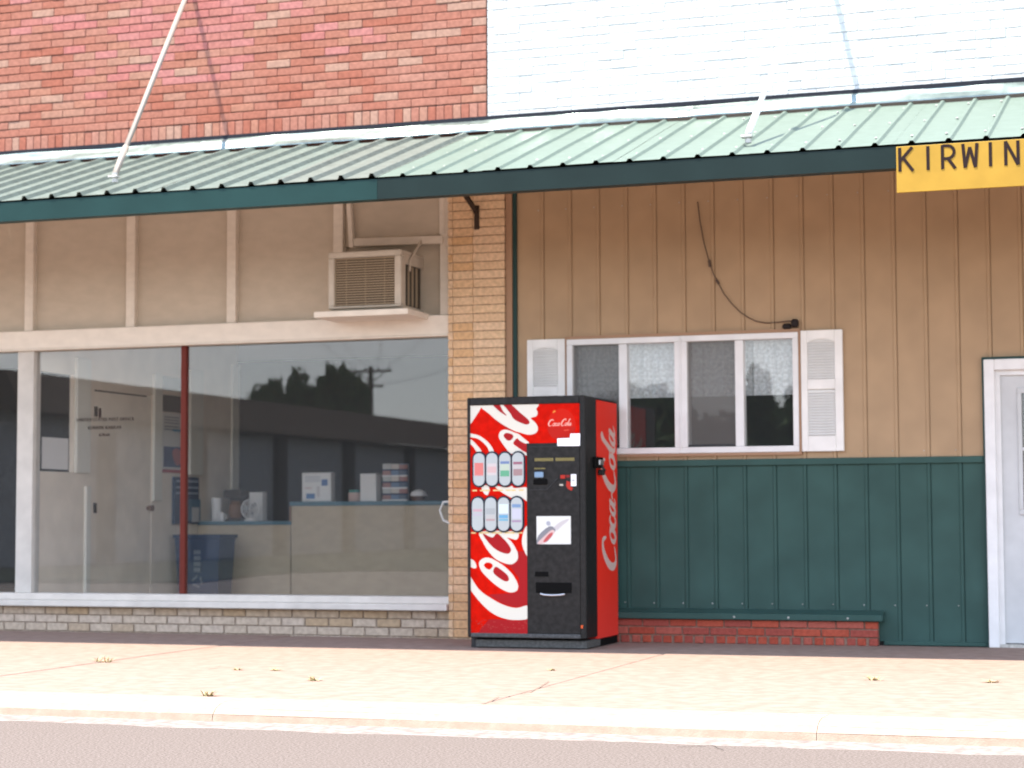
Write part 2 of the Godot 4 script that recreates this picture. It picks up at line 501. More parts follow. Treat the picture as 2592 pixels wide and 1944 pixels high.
# ------------------------------------------------------------------ ground, kerb, road
func ground() -> void:
	var s := st()
	quad(s, Vector3(-300, -0.16, -300), Vector3(300, -0.16, -300), Vector3(300, -0.16, 400), Vector3(-300, -0.16, 400), Vector3.UP)
	structure(obj("ground", s, M.soil))
	s = st()
	quad(s, Vector3(-120, -0.09, 6.1), Vector3(120, -0.09, 6.1), Vector3(120, -0.09, 60), Vector3(-120, -0.09, 60), Vector3.UP)
	var rx := -30.0
	var rz := 5.62
	while rx < 30.0:
		var nx := rx + rng.randf_range(0.05, 0.2)
		var nz := 5.62 + rng.randf_range(-0.03, 0.035) + 0.02 * sin(nx * 1.7)
		quad(s, Vector3(rx, -0.09, rz), Vector3(nx, -0.09, nz), Vector3(nx, -0.09, 6.1), Vector3(rx, -0.09, 6.1), Vector3.UP)
		rx = nx
		rz = nz
	var road := structure(node("road", self))
	obj("asphalt_sheet", s, M.asphalt, road)
	for c in [[2.9, 5.75, 0.22, 0.16]]:
		s = st()
		var px0 := Vector3(c[0], -0.0865, c[1])
		for k in 9:
			var nxt := px0 + Vector3(c[2] / 9.0, 0, c[3] / 9.0 + rng.randf_range(-0.06, 0.06))
			quad(s, px0 + Vector3(0, 0, 0.004), nxt + Vector3(0, 0, 0.004), nxt - Vector3(0, 0, 0.004), px0 - Vector3(0, 0, 0.004), Vector3.UP)
			px0 = nxt
		obj("crack", s, mat([0.07, 0.06, 0.055], 1.0), road)
	# the far side: a lawn with a rounded street corner
	s = st()
	var edge := PackedVector2Array([Vector2(-60, 12.2), Vector2(-16, 12.4), Vector2(-9.6, 13.2), Vector2(-9.9, 15.2), Vector2(-10.35, 17.2), Vector2(-10.4, 18.8), Vector2(-9.9, 20.0), Vector2(-8, 20.6), Vector2(60, 21.0), Vector2(60, 59.0), Vector2(-60, 59.0)])
	var idx := Geometry2D.triangulate_polygon(edge)
	for i in range(0, idx.size(), 3):
		tri(s, Vector3(edge[idx[i]].x, -0.06, edge[idx[i]].y), Vector3(edge[idx[i + 1]].x, -0.06, edge[idx[i + 1]].y), Vector3(edge[idx[i + 2]].x, -0.06, edge[idx[i + 2]].y), Vector3.UP)
	structure(obj("lawn", s, M.lawn))
	var walk := structure(node("sidewalk", self))
	var xs := [-24.0, -18.0, -11.4, -8.3, -5.0, -1.66, 1.70, 5.05, 8.4, 11.8, 24.0]
	for i in xs.size() - 1:
		var a: float = xs[i] + 0.006
		var b: float = xs[i + 1] - 0.006
		box("slab", Vector3(a, -0.12, -0.02), Vector3(b, 0.0 - 0.003 * (i % 2), 4.985), M.concrete, walk, 0.008)
	s = st()
	quad(s, Vector3(-24, -0.03, -0.02), Vector3(24, -0.03, -0.02), Vector3(24, -0.03, 5.0), Vector3(-24, -0.03, 5.0), Vector3.UP)
	obj("joint_filler", s, M.gap, walk)
	# cracks: shallow dark slivers that run across the slabs
	for path in [[Vector2(1.72, 5.0), Vector2(1.66, 4.6), Vector2(1.74, 4.3), Vector2(1.62, 3.6)], [Vector2(0.42, 3.14), Vector2(0.55, 3.12), Vector2(0.73, 3.12)], [Vector2(-0.74, 3.36), Vector2(-0.69, 3.3), Vector2(-0.72, 3.08)], [Vector2(0.1, 3.2), Vector2(0.42, 3.14)], [Vector2(3.3, 2.3), Vector2(3.48, 2.23), Vector2(3.6, 2.22)]]:
		s = st()
		for i in path.size() - 1:
			var p: Vector2 = path[i]
			var q: Vector2 = path[i + 1]
			var n := (q - p).orthogonal().normalized() * 0.0028
			quad(s, Vector3(p.x + n.x, 0.003, p.y + n.y), Vector3(q.x + n.x, 0.003, q.y + n.y), Vector3(q.x - n.x, 0.003, q.y - n.y), Vector3(p.x - n.x, 0.003, p.y - n.y), Vector3.UP)
		obj("crack", s, M.gap, walk)
	# kerb with a worn, rounded nose, in lengths
	var kerb := structure(node("kerb", self))
	var kx := -24.0
	var kn := 0
	while kx < 24.0:
		var ke := kx + 3.05
		s = st()
		var prof := [[5.0, 0.0], [5.2, 0.003], [5.27, -0.004], [5.325, -0.022], [5.36, -0.05], [5.375, -0.10]]
		for j in 12:
			var x0 := lerpf(kx + 0.0012, ke - 0.0012, j / 12.0)
			var x1 := lerpf(kx + 0.0012, ke - 0.0012, (j + 1) / 12.0)
			for i in prof.size() - 1:
				var w0 := sin(x0 * 2.1 + i * 0.4) * 0.004 + sin(x0 * 7.0) * 0.002
				var w1 := sin(x1 * 2.1 + i * 0.4) * 0.004 + sin(x1 * 7.0) * 0.002
				quad(s, Vector3(x0, prof[i][1], prof[i][0] + w0), Vector3(x1, prof[i][1], prof[i][0] + w1), Vector3(x1, prof[i + 1][1], prof[i + 1][0] + w1), Vector3(x0, prof[i + 1][1], prof[i + 1][0] + w0), Vector3(0, 1, 0.6))
		for e in [kx + 0.0012, ke - 0.0012]:
			for i in prof.size() - 1:
				quad(s, Vector3(e, prof[i][1], prof[i][0]), Vector3(e, prof[i + 1][1], prof[i + 1][0]), Vector3(e, -0.12, prof[i + 1][0]), Vector3(e, -0.12, prof[i][0]), Vector3(signf(e - kx - 1.0), 0, 0))
		obj("kerb_length", s, M.kerb, kerb)
		kx = ke
		kn += 1
	s = st()
	quad(s, Vector3(-24, -0.083, 5.33), Vector3(24, -0.083, 5.33), Vector3(24, -0.098, 5.78), Vector3(-24, -0.098, 5.78), Vector3.UP)
	structure(obj("gutter", s, relief(mat([0.33, 0.272, 0.245], 0.95, 0.0, M.fine, 0.9), M.bump, 0.4)))

# ------------------------------------------------------------------ bricks
func brick_meshes(w: float, h: float, d: float) -> Array:
	var out := []
	for k in 4:
		var s := st()
		var j := Vector3(rng.randf_range(-0.001, 0.001), rng.randf_range(-0.001, 0.001), rng.randf_range(-0.0015, 0.0015))
		bx(s, Vector3(-w / 2, -h / 2, -d) + j, Vector3(w / 2, h / 2, 0) + j, 0.004)
		s.generate_normals()
		out.append(s.commit())
	return out

# courses of single bricks; those past "most" (furthest to the left) are joined into one stuff part
func lay(parent: Node3D, x0: float, x1: float, y0: float, courses: int, pitch_y: float, pitch_x: float, z: float, gap_x: float, gap_y: float, pick: Callable, most := 300, jitter := 0.002, depth := 0.05) -> void:
	var meshes := brick_meshes(pitch_x - gap_x, pitch_y - gap_y, depth)
	var cells := []
	for r in courses:
		var off := (pitch_x * 0.5 if r % 2 else 0.0) + rng.randf_range(-0.012, 0.012)
		var x := x1 - off
		var first := x1
		if off > 0.03:
			cells.append([x, x1, y0 + pitch_y * (r + 0.5)])
			first = x
		while first - x0 > 0.03:
			var a := maxf(first - pitch_x, x0)
			cells.append([a, first, y0 + pitch_y * (r + 0.5)])
			first = a
	cells.sort_custom(func(a, b): return a[1] > b[1])
	var rest := {}
	for i in cells.size():
		var c: Array = cells[i]
		var m: Material = pick.call((c[0] + c[1]) * 0.5, c[2])
		var t := Transform3D(Basis.from_scale(Vector3((c[1] - c[0] - gap_x) / (pitch_x - gap_x), 1, 1)), Vector3((c[0] + c[1]) * 0.5, c[2], z + rng.randf_range(-jitter, jitter)))
		var mesh: Mesh = meshes[rng.randi() % 4]
		if i < most:
			var b := place("brick", mesh, m, parent)
			b.transform = t
		else:
			if not rest.has(m):
				rest[m] = SurfaceTool.new()
				rest[m].begin(Mesh.PRIMITIVE_TRIANGLES)
			rest[m].append_from(mesh, 0, t)
	if rest.size():
		var am := ArrayMesh.new()
		var k := 0
		for m in rest:
			rest[m].commit(am)
			am.surface_set_material(k, m)
			k += 1
		var o := place("brick_field", am, null, parent)
		o.set_meta("kind", "stuff")

func brick_building() -> void:
	var b := thing("brick_building", "weathered red brick building with large plate glass window and tan brick pillar", "building")
	# upper wall
	var up := node("upper_wall", b)
	box("wall_core", Vector3(-9.5, 3.86, -0.3), Vector3(-0.004, 6.9, -0.012), M.mortar_red, up)
	var patch := FastNoiseLite.new()
	patch.seed = 11
	patch.frequency = 1.1
	var pick := func(x: float, y: float) -> Material:
		var n := rng.randf()
		var pinkness: float = exp(-pow((x + 2.6) / 1.1, 2.0)) * clampf((y - 4.45) / 0.4, 0.0, 1.0)
		var paleness: float = 0.09 + 0.5 * exp(-pow((x + 3.9) / 0.5, 2.0) - pow((y - 4.55) / 0.22, 2.0)) + 0.12 * clampf((x + 1.6) / 1.0, 0.0, 1.0)
		if n < pinkness * 0.75:
			return M.pink[rng.randi() % 3]
		if n > 1.0 - paleness:
			return M.pale[rng.randi() % 3]
		var lv: float = 2.3 + 3.2 * patch.get_noise_2d(x, y) + rng.randf_range(-1.5, 1.5)
		return M.red[clampi(int(round(lv)), 0, 5)]
	lay(up, -5.2, -0.004, 4.185, 22, 0.0677, 0.211, 0.0, 0.0022, 0.0076, pick, 300, 0.002)
	# the soldier course over the awning
	var meshes := brick_meshes(0.0665, 0.125, 0.05)
	var x := -0.04
	while x > -5.2:
		var o := place("soldier_brick", meshes[rng.randi() % 4], M.red[rng.randi() % 6] if rng.randf() < 0.7 else M.pale[rng.randi() % 3], up)
		o.position = Vector3(x, 4.115, rng.randf_range(-0.002, 0.002))
		x -= 0.0703
	# shell: sides, roof, back
	box("side_wall", Vector3(-9.8, -0.1, -9.0), Vector3(-9.5, 6.9, -0.012), M.mortar_red, b)
	box("back_wall", Vector3(-9.5, -0.1, -9.0), Vector3(-0.01, 6.9, -8.75), M.mortar_red, b)
	box("party_wall", Vector3(-0.17, -0.1, -8.75), Vector3(-0.01, 6.9, -0.32), M.mortar_red, b)
	box("roof", Vector3(-9.5, 6.2, -8.75), Vector3(-0.17, 6.4, -0.3), M.tar, b)
	# pillar: tan roman brick, one stretcher and a header wide
	var pl := node("pillar", b)
	box("pillar_core", Vector3(-0.305, -0.05, -0.30), Vector3(0.15, 3.86, 0.038), M.mortar_tan, pl)
	for r in 53:
		var y := 0.012 + r * 0.0677
		var cuts := [-0.312, -0.272, -0.105, 0.158] if r % 2 else [-0.312, -0.268, -0.1, 0.158]
		for i in 3:
			var s := st()
			var jz := rng.randf_range(-0.0015, 0.0015)
			bx(s, Vector3(cuts[i] + 0.0015, y, -0.05), Vector3(cuts[i + 1] - 0.0015, y + 0.0595, 0.05 + jz), 0.003)
			var m: Material = M.tan[rng.randi() % 4] if i == 1 or (i == 0 and rng.randf() < 0.3) else M.tan_pale[rng.randi() % 3]
			if y < 0.3 and rng.randf() < 0.6:
				m = M.tan[3]
			obj("brick", s, m, pl)
	# knee wall under the glass
	var kn := node("knee_wall", b)
	box("knee_core", Vector3(-9.5, -0.1, -0.2), Vector3(-0.312, 0.212, -0.014), M.mortar_knee, kn)
	var kp := func(_x: float, y: float) -> Material:
		if y > 0.14:
			return M.knee[[2, 4, 2, 0][rng.randi() % 4]]
		if rng.randf() < clampf((_x + 1.9) / 1.6, 0.0, 0.8):
			return M.knee[[2, 4, 0][rng.randi() % 3]]
		return M.knee[[0, 1, 3][rng.randi() % 3]] if rng.randf() < 0.93 else M.knee[2]
	lay(kn, -5.2, -0.316, -0.062, 4, 0.068, 0.205, 0.0, 0.012, 0.008, kp, 300, 0.0015)
	box("sill_lower", Vector3(-9.5, 0.212, -0.16), Vector3(-0.314, 0.262, 0.075), M.sill, b, 0.006)
	box("sill_upper", Vector3(-9.5, 0.262, -0.16), Vector3(-0.314, 0.318, 0.03), M.sill, b, 0.006)
	# transom zone: boards between battens over a header beam
	box("header_beam", Vector3(-9.5, 2.362, -0.14), Vector3(-0.314, 2.518, 0.02), M.beam, b, 0.006)
	box("drip_strip", Vector3(-9.5, 2.352, -0.1), Vector3(-0.314, 2.362, 0.028), M.beam, b)
	var edges := [-7.0, -6.03, -5.08, -4.11, -3.142, -2.214, -1.268]
	for i in edges.size() - 1:
		box("transom_board", Vector3(edges[i] + 0.04, 2.518, -0.16), Vector3(edges[i + 1] - 0.04, 3.858, -0.055), M.board, b)
	for e in edges:
		box("batten", Vector3(e - 0.041, 2.519, -0.14), Vector3(e + 0.041, 3.857, 0.0), M.batten, b, 0.004)
	box("transom_board", Vector3(-1.227, 3.10, -0.16), Vector3(-0.40, 3.858, -0.05), M.board, b)
	box("transom_board", Vector3(-1.227, 2.518, -0.16), Vector3(-0.40, 3.098, -0.09), M.board, b)
	box("stop_strip", Vector3(-0.405, 3.16, -0.05), Vector3(-0.36, 3.857, -0.012), M.batten, b, 0.003)
	var s2 := st()
	bar(s2, Vector3(-1.205, 3.85, -0.02), Vector3(-1.15, 3.09, -0.02), 0.035, 0.05)
	obj("stop_strip", s2, M.batten, b)
	s2 = st()
	bar(s2, Vector3(-1.15, 3.13, -0.03), Vector3(-0.375, 3.115, -0.03), 0.06, 0.05)
	obj("stop_strip", s2, M.batten, b)
	box("jamb_board", Vector3(-0.398, 2.519, -0.15), Vector3(-0.313, 3.857, -0.015), M.batten, b)
	# plate glass and its bars
	var w := node("storefront_window", b)
	for g in [[-2.638, -0.318], [-4.066, -2.695], [-8.8, -4.222]]:
		box("pane", Vector3(g[0], 0.32, -0.078), Vector3(g[1], 2.36, -0.070), M.glass, w)
	box("mullion", Vector3(-4.222, 0.318, -0.14), Vector3(-4.066, 2.362, -0.02), M.white_post, w, 0.005)
	box("mullion", Vector3(-2.690, 0.318, -0.10), Vector3(-2.642, 2.362, -0.045), M.red_paint, w, 0.004)
	box("jamb", Vector3(-0.330, 0.318, -0.12), Vector3(-0.313, 2.362, -0.045), M.sill, w)
	# lettering on the glass
	for t in [["UNITED STATES POST OFFICE", -3.404, 1.761, 0.54, 0.026], ["KIRWIN KANSAS", -3.41, 1.693, 0.315, 0.026], ["67644", -3.41, 1.632, 0.10, 0.024]]:
		var tm := TextMesh.new()
		var f := SystemFont.new()
		f.font_names = PackedStringArray(["Droid Sans"])
		f.font_weight = 700
		tm.font = f
		tm.font_size = 32
		tm.pixel_size = 0.001
		tm.depth = 0.0006
		tm.text = t[0]
		var o := place("lettering", tm, M.sign_ink, w)
		var bb := tm.get_aabb()
		o.scale = Vector3(t[3] / bb.size.x, t[4] / bb.size.y, 1)
		o.position = Vector3(t[1] - bb.get_center().x * o.scale.x, t[2] - bb.get_center().y * o.scale.y, -0.0685)
	box("emblem", Vector3(-3.466, 1.775, -0.0696), Vector3(-3.444, 1.855, -0.0686), M.sign_ink, w)
	# the lobby inside
	box("lobby_floor", Vector3(-9.5, -0.1, -8.75), Vector3(-0.17, 0.12, -0.2), M.floor_in, b)
	box("lobby_ceiling", Vector3(-9.5, 2.74, -8.75), Vector3(-0.17, 2.86, -0.2), M.ceiling, b)
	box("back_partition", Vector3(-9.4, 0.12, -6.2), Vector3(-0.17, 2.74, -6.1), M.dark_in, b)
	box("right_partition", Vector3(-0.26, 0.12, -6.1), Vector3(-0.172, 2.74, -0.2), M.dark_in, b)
	# the partition that runs back from the white mullion: a door, a sidelight and a pass door
	var lw := node("lobby_partition", b)
	var X := -4.08
	for c in [[-0.16, 0.12, -0.0, 2.74], [-0.685, 0.12, -0.16, 1.34], [-0.685, 2.19, -0.16, 2.74], [-1.034, 0.12, -0.685, 2.74], [-2.084, 2.09, -1.034, 2.74], [-3.86, 0.12, -2.084, 2.74]]:
		if c[2] == 0.0:
			c[2] = -0.145
		if c[2] - c[0] > 0.02:
			box("partition_board", Vector3(X - 0.06, c[1], c[0]), Vector3(X, c[3], c[2]), M.wall_in, lw)
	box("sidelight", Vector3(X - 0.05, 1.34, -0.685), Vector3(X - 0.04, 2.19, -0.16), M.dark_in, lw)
	box("notice", Vector3(X - 0.036, 1.362, -0.66), Vector3(X - 0.033, 1.634, -0.24), M.paper, lw)
	box("post", Vector3(X - 0.01, 1.334, -0.93), Vector3(X + 0.03, 2.345, -0.70), M.post_in, lw, 0.004)
	box("post", Vector3(X - 0.01, 0.12, -0.956), Vector3(X + 0.025, 1.22, -0.88), M.post_in, lw, 0.004)
	box("post", Vector3(X - 0.02, 1.36, -3.057), Vector3(X + 0.035, 2.385, -2.789), M.post_in, lw, 0.004)
	box("post", Vector3(X - 0.07, 0.12, -3.87), Vector3(X + 0.02, 2.5, -3.72), M.post_in, lw, 0.004)
	box("post", Vector3(X - 0.01, 1.1, -2.245), Vector3(X + 0.025, 2.30, -2.09), M.post_in, lw, 0.004)
	var dr := node("inner_door", lw)
	box("door_slab", Vector3(X - 0.05, 0.13, -2.076), Vector3(X - 0.006, 2.072, -1.042), M.wall_in, dr)
	box("hinge", Vector3(X - 0.006, 0.985, -1.075), Vector3(X + 0.012, 1.075, -1.045), M.iron, dr)
	box("hinge", Vector3(X - 0.006, 1.845, -1.075), Vector3(X + 0.012, 1.935, -1.045), M.iron, dr)
	var s := st()
	tube(s, [Vector3(X - 0.01, 1.032, -2.02), Vector3(X + 0.03, 1.032, -2.02), Vector3(X + 0.05, 1.032, -2.02)], 0.02, 8, 0.032)
	obj("door_knob", s, mat([0.16, 0.08, 0.04], 0.4), dr)
	box("ceiling_lamp", Vector3(-2.2, 2.70, -3.4), Vector3(-1.6, 2.738, -3.2), M.paper, b)

# ------------------------------------------------------------------ the metal-clad building
func seam_x(k: int) -> float:
	return 0.2453 + 0.22372 * k

# one sheet of siding between two seams: a flat pan with a raised lip and a groove at its right side
func siding_sheet(parent: Node, m: Material, a: float, b: float, y0: float, y1: float, groove: bool, z := 0.0) -> void:
	var s := st()
	var prof := [[a, -0.012], [a, 0.0], [b - 0.034, 0.0], [b - 0.028, 0.006], [b - 0.010, 0.006], [b - 0.004, -0.007], [b - 0.001, -0.007]] if groove else [[a, -0.012], [a, 0.0], [b, 0.0], [b, -0.012]]
	for i in prof.size() - 1:
		var p: Array = prof[i]
		var q: Array = prof[i + 1]
		quad(s, Vector3(p[0], y0, z + p[1]), Vector3(q[0], y0, z + q[1]), Vector3(q[0], y1, z + q[1]), Vector3(p[0], y1, z + p[1]), Vector3(p[1] - q[1], 0, q[0] - p[0]) if absf(q[0] - p[0]) > 0.0005 else Vector3(-1 if i == 0 else 1, 0, 0))
	for yy in [y0, y1]:
		for i in range(1, prof.size() - 2):
			tri(s, Vector3(prof[0][0], yy, z - 0.012), Vector3(prof[i][0], yy, z + prof[i][1]), Vector3(prof[i + 1][0], yy, z + prof[i + 1][1]), Vector3(0, yy - (y0 + y1) / 2, 0))
	obj("siding_sheet", s, m, parent)

func clad_building() -> void:
	var b := thing("metal_clad_building", "building with white painted brick above tan and dark green metal siding", "building")
	var up := node("upper_wall", b)
	box("wall_core", Vector3(0.004, 3.86, -0.3), Vector3(9.5, 6.9, -0.012), M.mortar_white, up)
	var pick := func(_x: float, _y: float) -> Material:
		return M.white_brick[rng.randi() % 3]
	lay(up, 0.004, 4.7, 4.03, 20, 0.0677, 0.211, -0.004, 0.002, 0.0036, pick, 300, 0.0016)
	box("side_wall", Vector3(9.5, -0.1, -9.0), Vector3(9.8, 6.9, -0.012), M.mortar_white, b)
	box("back_wall", Vector3(0.01, -0.1, -9.0), Vector3(9.5, 6.9, -8.75), M.mortar_white, b)
	box("party_wall", Vector3(0.01, -0.1, -8.75), Vector3(0.16, 6.9, -0.32), M.mortar_white, b)
	box("roof", Vector3(0.16, 6.2, -8.75), Vector3(9.5, 6.4, -0.3), M.tar, b)
	# backing boards behind the metal, with openings for window and door
	for c in [[0.155, -0.05, 0.66, 3.86], [0.66, -0.05, 2.42, 1.41], [0.66, 2.285, 2.42, 3.86], [2.42, -0.05, 3.80, 3.86], [3.80, 2.02, 4.86, 3.86], [4.86, -0.05, 9.5, 3.86]]:
		box("backing", Vector3(c[0], c[1], -0.12), Vector3(c[2], c[3], -0.014), M.dark_in, b)
	box("inner_floor", Vector3(0.16, -0.1, -8.75), Vector3(9.5, 0.02, -0.12), M.dark_in, b)
	box("inner_ceiling", Vector3(0.16, 2.6, -8.75), Vector3(9.5, 2.7, -0.12), M.dark_in, b)
	box("inner_wall", Vector3(0.16, 0.02, -3.6), Vector3(9.5, 2.6, -3.5), M.dark_in, b)
	# siding sheets, cut at the window and the door
	for k in 42:
		var a := seam_x(k)
		var e := seam_x(k + 1)
		if a > 9.3:
			break
		var x0 := a
		var cuts := [a]
		for c in [0.645, 2.432, 3.762, 4.89]:
			if c > a + 0.004 and c < e - 0.004:
				cuts.append(c)
		cuts.append(e)
		for i in cuts.size() - 1:
			var p: float = cuts[i]
			var q: float = cuts[i + 1]
			var g: bool = i == cuts.size() - 2
			var mid := (p + q) / 2
			if mid > 0.645 and mid < 2.432:
				siding_sheet(b, M.siding, p, q, 2.31, 3.858, g)
				siding_sheet(b, M.siding, p, q, 1.354, 1.385, g)
				siding_sheet(b, M.green, p, q, 0.20, 1.312, g)
			elif mid > 3.762 and mid < 4.89:
				siding_sheet(b, M.siding, p, q, 2.06, 3.858, g)
			else:
				siding_sheet(b, M.siding, p, q, 1.354, 3.858, g)
				siding_sheet(b, M.green, p, q, 0.03 if mid > 3.03 else 0.20, 1.312, g)
	var sc := st()
	for k in 17:
		var sx := seam_x(k) - 0.05
		for yy in [0.29, 1.40, 3.3]:
			if sx > 0.6 and sx < 2.48 and yy > 1.35 and yy < 2.32:
				continue
			tube(sc, [Vector3(sx, yy + rng.randf_range(-0.004, 0.004), 0.0), Vector3(sx, yy, 0.004)], 0.005, 6)
	var so := obj("siding_screws", sc, M.galv, b)
	so.set_meta("kind", "stuff")
	box("belt_trim", Vector3(0.25, 1.308, -0.01), Vector3(3.745, 1.356, 0.022), M.green, b, 0.004)
	box("corner_trim", Vector3(0.160, 0.0, -0.014), Vector3(0.212, 3.857, 0.030), M.brown_trim, b, 0.003)
	box("corner_trim", Vector3(0.214, 0.0, -0.014), Vector3(0.246, 3.857, 0.022), M.green_dark, b, 0.003)
	box("base_trim", Vector3(3.02, 0.004, -0.01), Vector3(3.745, 0.034, 0.018), M.green, b, 0.004)
	# brick ledge with a metal cap
	var lg := node("brick_ledge", b)
	box("ledge_core", Vector3(0.25, -0.05, -0.01), Vector3(2.985, 0.178, 0.082), M.mortar_ledge, lg)
	var kp := func(_x: float, _y: float) -> Material:
		return M.ledge_brick[rng.randi() % 4]
	lay(lg, 0.25, 2.992, 0.058, 2, 0.060, 0.206, 0.094, 0.010, 0.009, kp, 300, 0.004)
	var hm := brick_meshes(0.062, 0.052, 0.05)
	var hx := 2.955
	while hx > 0.28:
		var o := place("brick", hm[rng.randi() % 4], M.ledge_brick[rng.randi() % 4], lg)
		o.position = Vector3(hx, 0.027, 0.092 + rng.randf_range(-0.006, 0.004))
		hx -= 0.074 + rng.randf_range(0.0, 0.012)
	box("cap_lip", Vector3(0.25, 0.176, -0.005), Vector3(3.028, 0.226, 0.125), M.green, lg, 0.006)
	var s := st()
	quad(s, Vector3(0.25, 0.252, 0.01), Vector3(3.028, 0.252, 0.01), Vector3(3.028, 0.2265, 0.122), Vector3(0.25, 0.2265, 0.122), Vector3(0, 1, 0.3))
	tri(s, Vector3(3.028, 0.252, 0.01), Vector3(3.028, 0.2265, 0.122), Vector3(3.028, 0.2265, 0.01), Vector3.RIGHT)
	obj("cap_slope", s, M.green, lg)
	for x in [1.95, 2.35, 2.78]:
		s = st()
		tube(s, [Vector3(x, 0.198, 0.12), Vector3(x, 0.198, 0.131)], 0.008, 6)
		obj("screw", s, M.galv, lg)
	sliding_window(b)
	shutter(b, 0.332, 0.636)
	shutter(b, 2.450, 2.757)
	front_door(b)

func sliding_window(b: Node3D) -> void:
	var w := node("sliding_window", b)
	box("casing", Vector3(0.645, 2.288, -0.05), Vector3(2.435, 2.312, 0.028), M.brown_trim, w)
	box("casing", Vector3(0.645, 1.384, -0.05), Vector3(2.435, 1.404, 0.028), M.brown_trim, w)
	box("casing", Vector3(0.637, 1.384, -0.05), Vector3(0.648, 2.312, 0.026), M.brown_trim, w)
	box("casing", Vector3(2.431, 1.384, -0.05), Vector3(2.447, 2.312, 0.026), M.brown_trim, w)
	for f in [[0.650, 1.536], [1.546, 2.430]]:
		var a: float = f[0]
		var e: float = f[1]
		var c := (a + e) / 2
		box("frame", Vector3(a, 2.242, -0.09), Vector3(e, 2.287, 0.035), M.white_vinyl, w, 0.004)
		box("frame", Vector3(a, 1.405, -0.09), Vector3(e, 1.450, 0.035), M.white_vinyl, w, 0.004)
		box("frame", Vector3(a, 1.450, -0.09), Vector3(a + 0.046, 2.242, 0.034), M.white_vinyl, w, 0.004)
		box("frame", Vector3(e - 0.042, 1.450, -0.09), Vector3(e, 2.242, 0.034), M.white_vinyl, w, 0.004)
		box("meeting_rail", Vector3(c - 0.034, 1.450, -0.08), Vector3(c + 0.030, 2.242, 0.022), M.white_vinyl, w, 0.004)
		box("pane", Vector3(a + 0.046, 1.45, -0.046), Vector3(c - 0.034, 2.242, -0.040), M.glass, w)
		box("pane", Vector3(c + 0.030, 1.45, -0.016), Vector3(e - 0.042, 2.242, -0.010), M.glass, w)
		var s := st()
		quad(s, Vector3(a + 0.05, 1.455, 0.004), Vector3(c - 0.036, 1.455, 0.004), Vector3(c - 0.036, 2.238, 0.004), Vector3(a + 0.05, 2.238, 0.004), Vector3.BACK)
		obj("insect_screen", s, M.screen, w)
		box("screen_frame", Vector3(a + 0.047, 1.451, -0.004), Vector3(c - 0.035, 1.468, 0.010), M.dark_grey, w)
		# a short curtain behind the upper half of the glass
		s = st()
		for i in 40:
			var x0 := lerpf(a + 0.02, e - 0.02, i / 40.0)
			var x1 := lerpf(a + 0.02, e - 0.02, (i + 1) / 40.0)
			var z0 := -0.125 + 0.012 * sin(x0 * 52.0) + 0.006 * sin(x0 * 131.0)
			var z1 := -0.125 + 0.012 * sin(x1 * 52.0) + 0.006 * sin(x1 * 131.0)
			quad(s, Vector3(x0, 1.835, z0), Vector3(x1, 1.835, z1), Vector3(x1, 2.275, z1), Vector3(x0, 2.275, z0), Vector3.BACK)
		var lace := relief(mat([0.72, 0.78, 0.80], 0.9, 0.0, noise_tex(0.035, 0.72, 1.0, 91, 256, 3), 3.2), M.bump, 1.0)
		lace.backlight_enabled = true
		lace.backlight = Color(0.3, 0.3, 0.3)
		obj("curtain", s, lace, w)
	# the two units of the window meet in a narrow cover strip
	box("mull_cover", Vector3(1.534, 1.405, -0.02), Vector3(1.548, 2.287, 0.040), M.white_vinyl, w, 0.003)

func shutter(b: Node3D, a: float, e: float) -> void:
	var s := node("shutter", b)
	var y0 := 1.405
	var y1 := 2.295
	var m: Material = M.shutter
	var l0 := a + 0.048
	var l1 := e - 0.058
	box("stile", Vector3(a, y0, 0.004), Vector3(l0, y1, 0.036), m, s, 0.004)
	box("stile", Vector3(l1, y0, 0.004), Vector3(e, y1, 0.036), m, s, 0.004)
	box("rail", Vector3(l0, y0, 0.004), Vector3(l1, 1.520, 0.0355), m, s, 0.003)
	box("rail", Vector3(l0, 1.860, 0.004), Vector3(l1, 1.935, 0.0355), m, s, 0.003)
	box("rail", Vector3(l0, 2.232, 0.004), Vector3(l1, y1, 0.0355), m, s, 0.003)
	box("back_board", Vector3(l0, 1.520, 0.003), Vector3(l1, 2.232, 0.010), m, s)
	var slat := st()
	var w := l1 - l0
	quad(slat, Vector3(0, 0, 0.024), Vector3(w, 0, 0.024), Vector3(w, 0.021, 0.004), Vector3(0, 0.021, 0.004), Vector3(0, 0.6, 1))
	quad(slat, Vector3(0, 0, 0.024), Vector3(w, 0, 0.024), Vector3(w, -0.003, 0.022), Vector3(0, -0.003, 0.022), Vector3(0, -1, 1))
	quad(slat, Vector3(0, -0.003, 0.022), Vector3(w, -0.003, 0.022), Vector3(w, 0.018, 0.002), Vector3(0, 0.018, 0.002), Vector3(0, -1, 0))
	slat.generate_normals()
	var mesh := slat.commit()
	for r in [[1.528, 16], [1.942, 14]]:
		for i in r[1]:
			var o := place("slat", mesh, m, s)
			o.position = Vector3(l0, r[0] + 0.0205 * i, 0.010)
	# the little arch over the upper louvres
	var p := PackedVector2Array()
	for k in 9:
		p.append(Vector2(lerpf(l0, l1, k / 8.0), 2.228 - 0.02 * pow(absf(k - 4.0) / 4.0, 2.0) + 0.002))
	p.append(Vector2(l1, 2.2325))
	p.append(Vector2(l0, 2.2325))
	var ar := st()
	prism(ar, p, 0.012, 0.033)
	obj("arch", ar, m, s)

